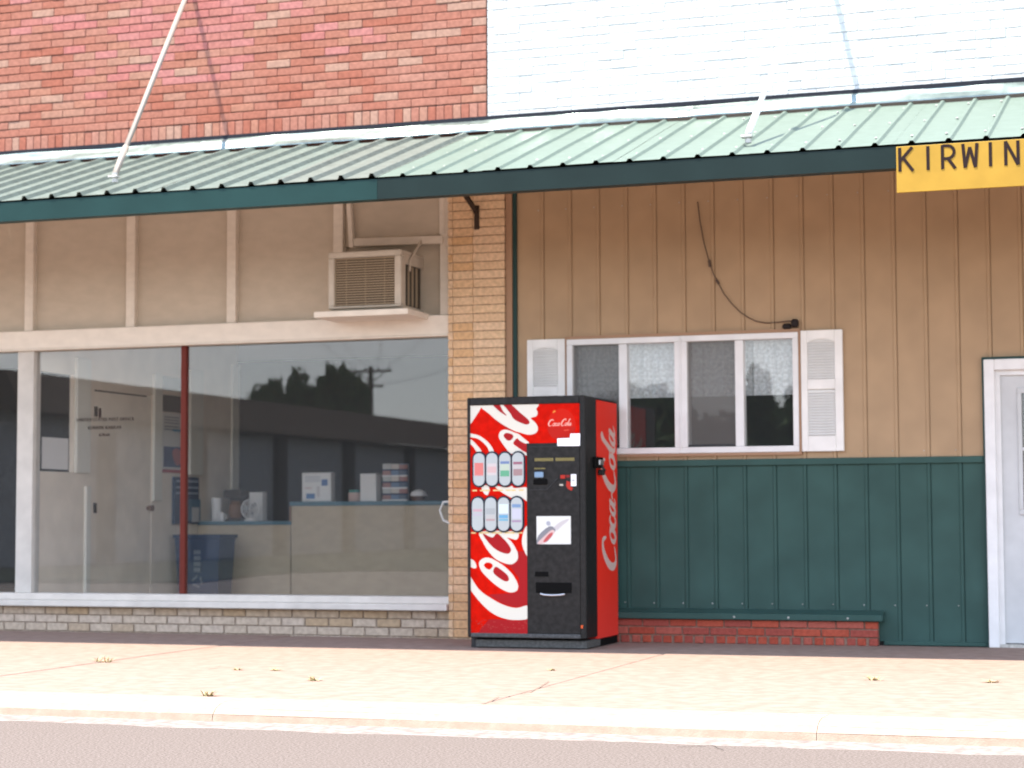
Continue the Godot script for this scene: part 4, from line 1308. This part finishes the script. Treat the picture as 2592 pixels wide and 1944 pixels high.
# ------------------------------------------------------------------ air conditioner
func air_conditioner() -> void:
	var a := thing("air_conditioner", "beige window air conditioner on a white shelf above the plate glass window", "air conditioner", Vector3(-0.87, 2.535, 0.2))
	var x0 := -0.305
	var x1 := 0.305
	var zf := 0.20
	var h := 0.462
	# front rim round a grille of thin fins
	box("rim", Vector3(x0, 0.415, zf - 0.05), Vector3(x1, h, zf), M.ac_case, a, 0.008)
	box("rim", Vector3(x0, 0.02, zf - 0.05), Vector3(x1, 0.038, zf), M.ac_case, a, 0.006)
	box("rim", Vector3(x0, 0.038, zf - 0.05), Vector3(x0 + 0.050, 0.415, zf), M.ac_case, a, 0.008)
	box("rim", Vector3(x1 - 0.056, 0.038, zf - 0.05), Vector3(x1, 0.415, zf), M.ac_case, a, 0.008)
	box("top_cover", Vector3(x0 + 0.002, h - 0.022, -0.35), Vector3(x1 - 0.002, h - 0.002, zf - 0.051), M.ac_case, a)
	box("bottom_pan", Vector3(x0 + 0.002, 0.0, -0.35), Vector3(x1 - 0.002, 0.035, zf - 0.051), M.ac_case, a)
	box("side_panel", Vector3(x0 + 0.002, 0.036, -0.35), Vector3(x0 + 0.012, h - 0.023, zf - 0.052), M.ac_case, a)
	box("side_panel", Vector3(x1 - 0.012, 0.036, zf - 0.10), Vector3(x1 - 0.002, h - 0.023, zf - 0.052), M.ac_case, a)
	box("side_panel", Vector3(x1 - 0.012, 0.36, -0.35), Vector3(x1 - 0.003, h - 0.024, zf - 0.101), M.ac_case, a)
	box("coil_block", Vector3(x0 + 0.02, 0.04, -0.33), Vector3(x1 - 0.03, 0.43, zf - 0.04), M.ac_dark, a)
	var vent := node("side_vent", a)
	for i in 6:
		box("vent_fin", Vector3(x1 - 0.024, 0.045, -0.17 + i * 0.042), Vector3(x1 - 0.008, 0.355, -0.163 + i * 0.042), M.ac_dark if i % 2 else M.ac_fin, vent)
	var grille := node("grille", a)
	for i in 19:
		var y := 0.046 + i * 0.0197
		box("fin", Vector3(x0 + 0.05, y, zf - 0.028), Vector3(x1 - 0.056, y + 0.0075, zf - 0.012), M.ac_fin, grille)
	for i in 3:
		var xx := x0 + 0.14 + i * 0.16
		box("fin_stay", Vector3(xx, 0.04, zf - 0.034), Vector3(xx + 0.004, 0.414, zf - 0.029), M.ac_fin, grille)
	# strap from the transom to the side of the case
	var s := st()
	bar(s, Vector3(x1 + 0.012, 0.60, -0.24), Vector3(x1 + 0.008, 0.40, 0.02), 0.028, 0.006, Vector3(1, 0, 0))
	bar(s, Vector3(x1 + 0.008, 0.40, 0.02), Vector3(x1 + 0.006, 0.31, 0.03), 0.028, 0.0065, Vector3(1, 0, 0))
	obj("strap", s, M.ac_case, a)
	# shelf on which it sits, with a sloping bracket at its end
	box("shelf", Vector3(-0.40, -0.050, -0.30), Vector3(0.385, -0.004, 0.26), M.beam, a, 0.004)

# ------------------------------------------------------------------ things in the lobby
func lobby_things() -> void:
	var c := thing("service_counter", "beige service counter with blue top in two heights inside the lobby", "counter")
	box("low_front", Vector3(-4.07, 0.12, -3.06), Vector3(-3.075, 0.868, -3.0), M.counter, c)
	box("low_top", Vector3(-4.07, 0.868, -3.5), Vector3(-3.065, 0.905, -2.98), M.counter_top, c, 0.004)
	box("high_front", Vector3(-3.063, 0.12, -3.06), Vector3(-0.262, 1.05, -3.0), M.counter, c)
	box("high_top", Vector3(-3.075, 1.05, -3.5), Vector3(-0.262, 1.09, -2.98), M.counter_top, c, 0.004)
	box("end_panel", Vector3(-3.078, 0.905, -3.06), Vector3(-3.0645, 1.05, -2.985), mat([0.26, 0.15, 0.09], 0.6), c)

	var im := Image.create(128, 128, false, Image.FORMAT_RGB8)
	im.fill(lin(0.76, 0.76, 0.74))
	for y in [14, 24, 34]:
		im.fill_rect(Rect2i(12, y, 70, 4), lin(0.42, 0.45, 0.52))
	im.fill_rect(Rect2i(88, 28, 28, 30), lin(0.14, 0.23, 0.42))
	im.fill_rect(Rect2i(18, 94, 40, 24), lin(0.12, 0.24, 0.44))
	im.fill_rect(Rect2i(66, 60, 14, 50), lin(0.62, 0.60, 0.60))
	im.fill_rect(Rect2i(10, 66, 34, 4), lin(0.55, 0.4, 0.4))
	var bx1 := thing("mailing_box", "white mailing box with blue squares standing on the high counter", "box", Vector3(-2.83, 1.09, -3.12))
	box("carton", Vector3(-0.158, 0, -0.05), Vector3(0.152, 0.282, 0.05), M.paper, bx1, 0.008)
	var s := st()
	sheet(s, Vector3(-0.150, 0.274, 0.0515), Vector3(0.144, 0.274, 0.0515), Vector3(0.144, 0.008, 0.0515), Vector3(-0.150, 0.008, 0.0515))
	obj("print", s, print_mat(im, 0.6), bx1)

	var jar := thing("plastic_jar", "small pink jar with teal lid on the high counter", "jar", Vector3(-2.455, 1.09, -3.12))
	s = st()
	lathe(s, Vector3.ZERO, [[0.0, 0.0], [0.050, 0.0], [0.056, 0.01], [0.056, 0.085], [0.0, 0.086]])
	obj("body", s, mat([0.62, 0.46, 0.42], 0.5), jar)
	s = st()
	lathe(s, Vector3.ZERO, [[0.0, 0.086], [0.050, 0.086], [0.050, 0.112], [0.0, 0.114]])
	obj("lid", s, mat([0.08, 0.30, 0.26], 0.5), jar)

	var wb := thing("white_carton", "plain white upright carton between the jar and the rack of leaflets", "box", Vector3(-2.285, 1.09, -3.12))
	box("carton", Vector3(-0.086, 0, -0.06), Vector3(0.082, 0.266, 0.06), M.paper, wb, 0.005)
	for i in 5:
		box("seam", Vector3(-0.08, 0.045 * (i + 1), 0.0605), Vector3(0.076, 0.045 * (i + 1) + 0.002, 0.0612), M.wall_in, wb)

	var rk := thing("leaflet_rack", "tall rack of coloured leaflets at the middle of the high counter", "rack", Vector3(-2.05, 1.09, -3.14))
	box("back_plate", Vector3(-0.13, 0, -0.06), Vector3(0.13, 0.36, -0.05), mat([0.2, 0.24, 0.3], 0.5), rk)
	var cols := [[0.36, 0.2, 0.19], [0.66, 0.66, 0.64], [0.16, 0.24, 0.36], [0.5, 0.5, 0.48], [0.12, 0.16, 0.22], [0.6, 0.55, 0.5], [0.25, 0.33, 0.42]]
	for r in 6:
		for q in 3:
			var x := -0.125 + q * 0.084
			box("leaflet", Vector3(x, 0.012 + r * 0.058, -0.048 + 0.0), Vector3(x + 0.08, 0.058 + r * 0.058 + 0.02 * rng.randf(), -0.015 - 0.004 * q), mat(cols[(r * 3 + q * 2 + r / 2) % 7], 0.6), rk)
		box("shelf_lip", Vector3(-0.13, 0.004 + r * 0.058, -0.014), Vector3(0.13, 0.018 + r * 0.058, -0.010), M.blue if r % 2 else M.paper, rk)

	var dish := thing("candy_dish", "small dish heaped with white tissue right of the leaflet rack", "dish", Vector3(-1.80, 1.09, -3.12))
	s = st()
	lathe(s, Vector3.ZERO, [[0.0, 0.0], [0.05, 0.0], [0.075, 0.045], [0.0, 0.05]])
	obj("bowl", s, mat([0.12, 0.06, 0.04], 0.5), dish)
	s = st()
	lathe(s, Vector3(0.01, 0, 0), [[0.0, 0.045], [0.085, 0.05], [0.07, 0.085], [0.03, 0.105], [0.0, 0.108]], 9)
	obj("tissue", s, M.paper, dish)

	var cup := thing("paper_cup", "tall white cup at the left end of the low counter", "cup", Vector3(-3.93, 0.905, -3.12), "cups on the low counter")
	s = st()
	lathe(s, Vector3.ZERO, [[0.0, 0.0], [0.042, 0.0], [0.052, 0.23], [0.047, 0.23], [0.0, 0.22]])
	obj("cup_body", s, M.paper, cup)
	var mug := thing("mug", "short white mug in front of the coffee maker", "mug", Vector3(-3.845, 0.905, -3.06), "cups on the low counter")
	s = st()
	lathe(s, Vector3.ZERO, [[0.0, 0.0], [0.032, 0.0], [0.036, 0.085], [0.031, 0.085], [0.0, 0.078]])
	obj("mug_body", s, M.paper, mug)
	s = st()
	tube(s, [Vector3(0.034, 0.065, 0), Vector3(0.056, 0.058, 0), Vector3(0.056, 0.03, 0), Vector3(0.034, 0.022, 0)], 0.005, 6)
	obj("handle", s, M.paper, mug)

	var cf := thing("coffee_maker", "dark coffee maker with amber pot on the low counter", "coffee maker", Vector3(-3.75, 0.905, -3.2))
	var dk := mat([0.06, 0.045, 0.035], 0.5)
	box("base", Vector3(-0.10, 0, -0.1), Vector3(0.10, 0.03, 0.1), dk, cf, 0.01)
	box("tower", Vector3(-0.10, 0.03, -0.1), Vector3(0.10, 0.30, -0.03), dk, cf, 0.01)
	box("brew_head", Vector3(-0.10, 0.23, -0.03), Vector3(0.10, 0.31, 0.1), dk, cf, 0.012)
	s = st()
	lathe(s, Vector3(0, 0, 0.03), [[0.0, 0.032], [0.06, 0.032], [0.072, 0.09], [0.062, 0.16], [0.045, 0.18], [0.05, 0.2], [0.0, 0.2]])
	obj("pot", s, mat([0.20, 0.10, 0.05], 0.2), cf)

	var wb2 := thing("small_carton", "small white carton behind the desk fan", "box", Vector3(-3.57, 0.905, -3.3))
	box("carton", Vector3(-0.07, 0, -0.05), Vector3(0.075, 0.285, 0.05), M.paper, wb2, 0.004)

	var fan := thing("desk_fan", "small white desk fan at the right of the low counter", "fan", Vector3(-3.545, 0.905, -3.1))
	s = st()
	lathe(s, Vector3.ZERO, [[0.0, 0.0], [0.065, 0.0], [0.062, 0.018], [0.018, 0.026], [0.014, 0.06], [0.0, 0.06]])
	obj("stand", s, M.paper, fan)
	s = st()
	for rr in [0.092, 0.066, 0.04]:
		var ring := []
		for k in 21:
			ring.append(Vector3(cos(TAU * k / 20) * rr, 0.118 + sin(TAU * k / 20) * rr, 0.02 + (0.092 - rr) * 0.3))
		tube(s, ring, 0.004 if rr < 0.09 else 0.007, 6)
	for k in 10:
		bar(s, Vector3(0, 0.118, 0.04), Vector3(cos(TAU * k / 10) * 0.09, 0.118 + sin(TAU * k / 10) * 0.09, 0.02), 0.003, 0.003)
	obj("cage", s, M.paper, fan)
	s = st()
	for k in 3:
		var t := TAU * k / 3 + 0.4
		prism(s, PackedVector2Array([Vector2(0, 0.118), Vector2(cos(t) * 0.075, 0.118 + sin(t) * 0.075), Vector2(cos(t + 0.5) * 0.082, 0.118 + sin(t + 0.5) * 0.082), Vector2(cos(t + 1.0) * 0.05, 0.118 + sin(t + 1.0) * 0.05)]), 0.006 + 0.001 * k, 0.009 + 0.001 * k)
	obj("blades", s, mat([0.2, 0.22, 0.25], 0.4), fan)

	# leaflets rack and posters on the partition
	var X := -4.08
	var bd := thing("brochure_board", "blue board with white strips on the lobby partition behind the red mullion", "board", Vector3(X + 0.006, 0.88, -2.72))
	box("panel", Vector3(0, 0, -0.25), Vector3(0.03, 0.455, 0.25), M.blue, bd, 0.004)
	for y in [0.405, 0.345, 0.29]:
		box("strip", Vector3(0.0305, y, -0.22), Vector3(0.034, y + 0.016, 0.22), mat([0.36, 0.42, 0.5], 0.6), bd)
	box("pocket", Vector3(0.0305, 0.03, -0.24), Vector3(0.05, 0.24, 0.02), mat([0.05, 0.13, 0.2], 0.5), bd)
	box("leaflet", Vector3(0.051, 0.02, -0.2), Vector3(0.056, 0.16, -0.06), mat([0.5, 0.5, 0.5], 0.6), bd)
	var po := thing("poster", "white notice poster with dark blue picture below on the lobby partition", "poster", Vector3(X + 0.003, 1.37, -2.52), "posters on the partition")
	im = Image.create(96, 128, false, Image.FORMAT_RGB8)
	im.fill(lin(0.60, 0.58, 0.55))
	for y in [8, 14, 20, 28, 34]:
		im.fill_rect(Rect2i(6, y, 60, 3), lin(0.26, 0.27, 0.3))
	im.fill_rect(Rect2i(40, 34, 40, 5), lin(0.10, 0.25, 0.38))
	im.fill_rect(Rect2i(4, 72, 88, 44), lin(0.07, 0.08, 0.15))
	fill(im, smooth(PackedVector2Array([Vector2(40, 80), Vector2(64, 76), Vector2(80, 96), Vector2(60, 112), Vector2(44, 100)])), lin(0.42, 0.12, 0.11))
	im.fill_rect(Rect2i(0, 121, 96, 7), lin(0.4, 0.05, 0.05))
	s = st()
	sheet(s, Vector3(0.003, 0.575, 0.24), Vector3(0.003, 0.575, -0.24), Vector3(0.003, 0, -0.24), Vector3(0.003, 0, 0.24))
	obj("print", s, print_mat(im, 0.5), po)
	box("backing_card", Vector3(0, 0, -0.24), Vector3(0.002, 0.575, 0.24), M.paper, po)
	var po2 := thing("poster", "dark brown panel above the white notice poster", "poster", Vector3(X + 0.003, 1.952, -2.52), "posters on the partition")
	box("card", Vector3(0, 0, -0.24), Vector3(0.004, 0.16, 0.24), mat([0.07, 0.055, 0.045], 0.5), po2)
	var po3 := thing("poster", "pale blue notice high on the lobby partition near the red mullion", "poster", Vector3(X + 0.003, 2.16, -2.52), "posters on the partition")
	box("card", Vector3(0, 0, -0.24), Vector3(0.004, 0.13, 0.24), mat([0.34, 0.39, 0.42], 0.6), po3)

	# blue bin
	var bin := thing("recycling_bin", "blue plastic bin with pale recycling mark in front of the low counter", "bin", Vector3(-3.72, 0.12, -2.48))
	s = st()
	var rings := [[0.20, 0.14, 0.0], [0.235, 0.165, 0.62], [0.25, 0.18, 0.63], [0.25, 0.18, 0.66], [0.225, 0.155, 0.66], [0.19, 0.13, 0.05]]
	for i in rings.size() - 1:
		var P := []
		for r in [rings[i], rings[i + 1]]:
			P.append([Vector3(-r[0], r[2], r[1]), Vector3(r[0], r[2], r[1]), Vector3(r[0], r[2], -r[1]), Vector3(-r[0], r[2], -r[1])])
		for k in 4:
			var mid: Vector3 = (P[0][k] + P[0][(k + 1) % 4]) * 0.5
			mid.y = 0
			var o: Vector3 = -mid if i == 4 else mid
			if i == 1 or i == 3:
				o = Vector3(0, -1 if i == 1 else 1, 0)
			quad(s, P[0][k], P[0][(k + 1) % 4], P[1][(k + 1) % 4], P[1][k], o)
	obj("tub", s, M.blue, bin)
	s = st()
	for k in 3:
		var t := TAU * k / 3 + PI / 2
		var u := TAU * (k + 0.7) / 3 + PI / 2
		var p := Vector3(cos(t) * 0.055, 0.22 + sin(t) * 0.055, 0.153 + 0.0)
		var q := Vector3(cos(u) * 0.055, 0.22 + sin(u) * 0.055, 0.153 + 0.0)
		bar(s, p, q, 0.02, 0.004 + 0.0005 * k)
	for k in 4:
		bx(s, Vector3(-0.035, 0.31 + k * 0.055, 0.154), Vector3(0.035, 0.35 + k * 0.055, 0.162))
	obj("mark", s, mat([0.13, 0.16, 0.20], 0.6), bin)

	# a bent white bracket behind the right edge of the glass
	var hk := thing("white_bracket", "bent white tube bracket just inside the right edge of the plate glass", "bracket", Vector3(-0.40, 0.72, -0.16))
	s = st()
	tube(s, [Vector3(0.05, 0.34, 0), Vector3(-0.03, 0.335, 0), Vector3(-0.06, 0.27, 0), Vector3(-0.03, 0.19, 0), Vector3(0.02, 0.17, 0), Vector3(0.05, 0.17, 0)], 0.009, 8)
	obj("loop", s, M.paper, hk)
	box("upright", Vector3(0.03, 0.0, -0.01), Vector3(0.065, 0.345, 0.008), M.paper, hk, 0.003)

# ------------------------------------------------------------------ cable on the siding
func wall_cable() -> void:
	var c := thing("cable", "thin dark cable hanging loosely down the tan siding to a black connector", "cable")
	var P := [Vector3(1.683, 3.297, 0.014), Vector3(1.70, 3.15, 0.016), Vector3(1.73, 2.98, 0.018), Vector3(1.773, 2.826, 0.020), Vector3(1.80, 2.745, 0.020), Vector3(1.83, 2.684, 0.018), Vector3(1.88, 2.59, 0.02), Vector3(1.946, 2.505, 0.02), Vector3(2.0, 2.45, 0.02), Vector3(2.061, 2.408, 0.02), Vector3(2.12, 2.378, 0.02), Vector3(2.189, 2.363, 0.02), Vector3(2.304, 2.365, 0.022), Vector3(2.36, 2.370, 0.03), Vector3(2.41, 2.366, 0.035)]
	var s := st()
	s.set_smooth_group(0)
	tube(s, P, 0.0040, 6)
	var cm := mat([0.10, 0.07, 0.055], 0.7)
	obj("wire", s, cm, c)
	s = st()
	tube(s, [Vector3(1.768, 2.85, 0.02), Vector3(1.775, 2.80, 0.02)], 0.011, 6)
	tube(s, [Vector3(1.82, 2.70, 0.02), Vector3(1.84, 2.67, 0.02)], 0.010, 6)
	obj("knot", s, cm, c)
	s = st()
	bx(s, Vector3(2.385, 2.322, 0.008), Vector3(2.437, 2.382, 0.06), 0.012)
	bx(s, Vector3(2.318, 2.310, 0.01), Vector3(2.384, 2.350, 0.05), 0.012)
	obj("connector", s, mat([0.018, 0.014, 0.014], 0.6), c)

# ------------------------------------------------------------------ weeds
func weeds() -> void:
	var spots := [
		[-1.66, 2.92, 0.11, "largest dry weed tuft growing in the sidewalk joint at the left"],
		[0.29, 3.89, 0.065, "greenish weed tuft on the sidewalk in front of the vending machine"],
		[0.15, 4.93, 0.075, "pair of brown weed tufts near the kerb left of the vending machine"],
		[-0.25, 3.27, 0.05, "tiny brown weed tuft between the joint tuft and the vending machine"],
		[-0.5, 3.29, 0.04, "smallest flattened weed tuft left of the tiny brown tuft"],
		[3.38, 3.02, 0.07, "sprawling dry weed tuft on the sidewalk toward the white door"],
		[4.03, 3.0, 0.055, "dark green weed tuft nearest the white door"],
		[1.39, 2.81, 0.035, "small brown weed speck on the sidewalk right of the vending machine"],
	]
	for w in spots:
		var t := thing("weed_tuft", w[3], "weed", Vector3(w[0], 0.0, w[1]), "weeds in the sidewalk")
		var s := st()
		var g := st()
		for i in 34:
			var ang := rng.randf() * TAU
			var r: float = w[2] * rng.randf_range(0.4, 1.25)
			var h: float = w[2] * rng.randf_range(0.08, 0.5)
			var root := Vector3(rng.randf_range(-0.4, 0.4) * w[2], -0.005, rng.randf_range(-0.2, 0.2) * w[2])
			var tip := root + Vector3(cos(ang) * r, h, sin(ang) * r * 0.7)
			var side := Vector3(-sin(ang), 0, cos(ang)) * 0.004
			var q := s if i % 3 else g
			var mid := root.lerp(tip, 0.5) + Vector3(0, h * 0.18, 0)
			quad(q, root - side, root + side, mid + side * 0.8, mid - side * 0.8, Vector3.UP)
			tri(q, mid - side * 0.8, mid + side * 0.8, tip, Vector3.UP)
		obj("dry_blades", s, M.dry, t)
		obj("green_blades", g, M.dry_green, t)

# ------------------------------------------------------------------ across the street (seen in the glass)
func leaf_crown(r: Vector3, n: int, cone: bool, lobes: int) -> ArrayMesh:
	var s := st()
	var centres := []
	for i in lobes:
		var d := Vector3(rng.randf_range(-1, 1), rng.randf_range(-0.8, 1), rng.randf_range(-1, 1))
		if d.length() > 1.0:
			d = d.normalized() * rng.randf_range(0.6, 1.0)
		if cone:
			var f := (d.y + 1.0) * 0.5
			d.x *= 1.0 - f * 0.9
			d.z *= 1.0 - f * 0.9
		centres.append(d * r * (0.72 if cone else 0.66))
	for i in n:
		var c: Vector3 = centres[rng.randi() % lobes]
		var d := Vector3(rng.randfn(), rng.randfn(), rng.randfn()).normalized() * pow(rng.randf(), 0.4)
		var p := c + d * r * (0.24 if cone else 0.42)
		var u := Vector3(rng.randfn(), rng.randfn(), rng.randfn()).normalized()
		var v := u.cross(Vector3(rng.randfn(), rng.randfn(), rng.randfn())).normalized()
		var k := rng.randf_range(0.16, 0.36) * minf(1.0, r.x / 2.2)
		quad(s, p - u * k, p + v * k * 0.6, p + u * k, p - v * k * 0.6, d + Vector3(0, 0.01, 0))
	s.generate_normals()
	return s.commit()

func street_across() -> void:
	# long building that runs back from the street corner
	var b := thing("mansard_building", "long low building with brown mansard band mirrored in the plate glass", "building", Vector3(-17.5, -0.06, 0))
	var brown := mat([0.12, 0.085, 0.065], 0.9, 0.0, M.fine, 0.4)
	var grey := mat([0.42, 0.41, 0.41], 0.85, 0.0, M.fine, 0.4)
	box("wall", Vector3(-14, 0, 20.6), Vector3(0, 3.24, 50), grey, b)
	var s := st()
	quad(s, Vector3(0.35, 3.22, 20.2), Vector3(0.35, 3.22, 50.4), Vector3(-0.1, 4.06, 50.4), Vector3(-0.1, 4.06, 20.2), Vector3(1, 0.3, 0))
	quad(s, Vector3(0.35, 3.22, 20.2), Vector3(-14, 3.22, 20.2), Vector3(-14, 4.06, 20.2), Vector3(-0.1, 4.06, 20.2), Vector3(0, 0, -1))
	quad(s, Vector3(-0.1, 4.06, 20.2), Vector3(-0.1, 4.06, 50.4), Vector3(-14, 4.06, 50.4), Vector3(-14, 4.06, 20.2), Vector3.UP)
	obj("roof", s, brown, b)
	box("soffit", Vector3(0.0, 3.16, 20.3), Vector3(0.34, 3.215, 50.3), M.iron, b)
	for z in [24.0, 28.4, 32.99, 37.56, 42.33, 46.9]:
		box("post", Vector3(0.0, 0, z - 0.28), Vector3(0.16, 3.16, z + 0.28), mat([0.03, 0.026, 0.025], 0.8), b)
	box("chimney", Vector3(-2.2, 4.06, 21.2), Vector3(-1.6, 5.3, 21.9), brown, b)
	# trees
	var crowns := [leaf_crown(Vector3(2.0, 2.3, 2.0), 6000, false, 24), leaf_crown(Vector3(2.3, 2.0, 2.3), 6000, false, 26), leaf_crown(Vector3(1.5, 3.0, 1.5), 5000, true, 40)]
	var T := [
		[-39.0, 75.0, 8.0, 0, 0.62, "left rounded tree of the group behind the mansard roof, mirrored in the glass"],
		[-37.9, 75.0, 7.95, 1, 0.55, "second rounded tree of the group behind the mansard roof"],
		[-36.0, 75.0, 8.75, 0, 0.70, "tallest rounded tree of the group behind the mansard roof"],
		[-33.95, 75.0, 8.5, 1, 0.80, "wide rounded tree beside the utility pole"],
		[-32.9, 76.0, 7.3, 0, 0.5, "lower tree at the right foot of the utility pole"],
		[-6.9, 45.0, 5.9, 2, 1.0, "taller of the two pointed trees mirrored in the right pane of the sliding window"],
		[-6.0, 46.0, 5.3, 2, 0.85, "shorter of the two pointed trees mirrored in the sliding window"],
		[-4.6, 44.0, 4.6, 1, 1.0, "bushy tree right of the pointed trees mirrored in the sliding window"],
		[-8.5, 44.0, 4.3, 0, 1.0, "bushy tree left of the pointed trees mirrored in the sliding window"],
		[-10.8, 45.0, 5.1, 1, 1.0, "rounded tree mirrored in the second pane of the sliding window"],
		[-12.6, 46.0, 4.0, 0, 0.9, "bushy tree mirrored at the left of the sliding window"],
		[-2.4, 45.0, 4.8, 0, 1.0, "bushy tree across the street at the far right of the row"],
	]
	for t in T:
		var tr := thing("tree", t[5], "tree", Vector3(t[0], -0.06, t[1]), "trees across the street")
		var c := place("crown", crowns[t[3]], M.leaf, tr)
		var half: float = [2.3, 2.0, 3.0][t[3]]
		var low: float = 0.25
		var sy: float = (t[2] - low) / (2.0 * half)
		c.scale = Vector3(t[4], sy, t[4])
		c.position = Vector3(0, low + half * sy, 0)
		c.rotation.y = rng.randf() * TAU
		s = st()
		tube(s, [Vector3(0, -0.1, 0), Vector3(0.06, t[2] * 0.3, 0.03), Vector3(-0.05, t[2] * 0.75, 0)], 0.17, 8, 0.05)
		tube(s, [Vector3(0.05, t[2] * 0.3, 0.03), Vector3(0.8 * t[4], t[2] * 0.6, 0.3)], 0.07, 6, 0.03)
		tube(s, [Vector3(0.05, t[2] * 0.33, 0.03), Vector3(-0.8 * t[4], t[2] * 0.62, -0.3)], 0.07, 6, 0.03)
		obj("trunk", s, M.bark, tr)
	# utility pole and its wires
	var p := thing("utility_pole", "wooden utility pole with two crossarms mirrored in the plate glass", "utility pole", Vector3(-39.9, -0.1, 93.0))
	s = st()
	tube(s, [Vector3(0, 0, 0), Vector3(0, 10.0, 0)], 0.20, 10, 0.15)
	obj("pole", s, M.bark, p)
	s = st()
	bar(s, Vector3(-1.25, 9.72, 0.16), Vector3(1.25, 9.72, 0.16), 0.14, 0.12)
	obj("crossarm", s, M.bark, p)
	s = st()
	bar(s, Vector3(-0.72, 8.82, 0.16), Vector3(0.72, 8.82, 0.16), 0.12, 0.12)
	obj("crossarm", s, M.bark, p)
	s = st()
	bar(s, Vector3(-0.8, 9.65, 0.16), Vector3(0, 9.0, 0.16), 0.06, 0.04)
	bar(s, Vector3(0.8, 9.65, 0.16), Vector3(0, 9.0, 0.16), 0.06, 0.04)
	obj("arm_brace", s, M.iron, p)
	for x in [-1.1, -0.4, 0.4, 1.1]:
		s = st()
		tube(s, [Vector3(x, 9.78, 0.16), Vector3(x, 9.95, 0.16)], 0.05, 6)
		obj("insulator", s, M.iron, p)
	var wires := [
		[Vector3(-41.0, 9.95, 93), Vector3(-18, 9.2, 30)], [Vector3(-40.3, 9.95, 93), Vector3(-16, 8.6, 30)], [Vector3(-39.5, 9.95, 93), Vector3(-13, 8.0, 30)],
		[Vector3(-38.8, 9.95, 93), Vector3(-10, 8.2, 30)], [Vector3(-39.9, 8.8, 93), Vector3(-9, 7.2, 36)],
	]
	for i in wires.size():
		var wv: Array = wires[i]
		var pts := []
		for k in 15:
			var f := k / 14.0
			pts.append((wv[0] as Vector3).lerp(wv[1], f) - Vector3(0, 0.7 * sin(f * PI), 0) - p.position)
		s = st()
		tube(s, pts, 0.013, 5)
		obj("wire", s, M.iron, p)
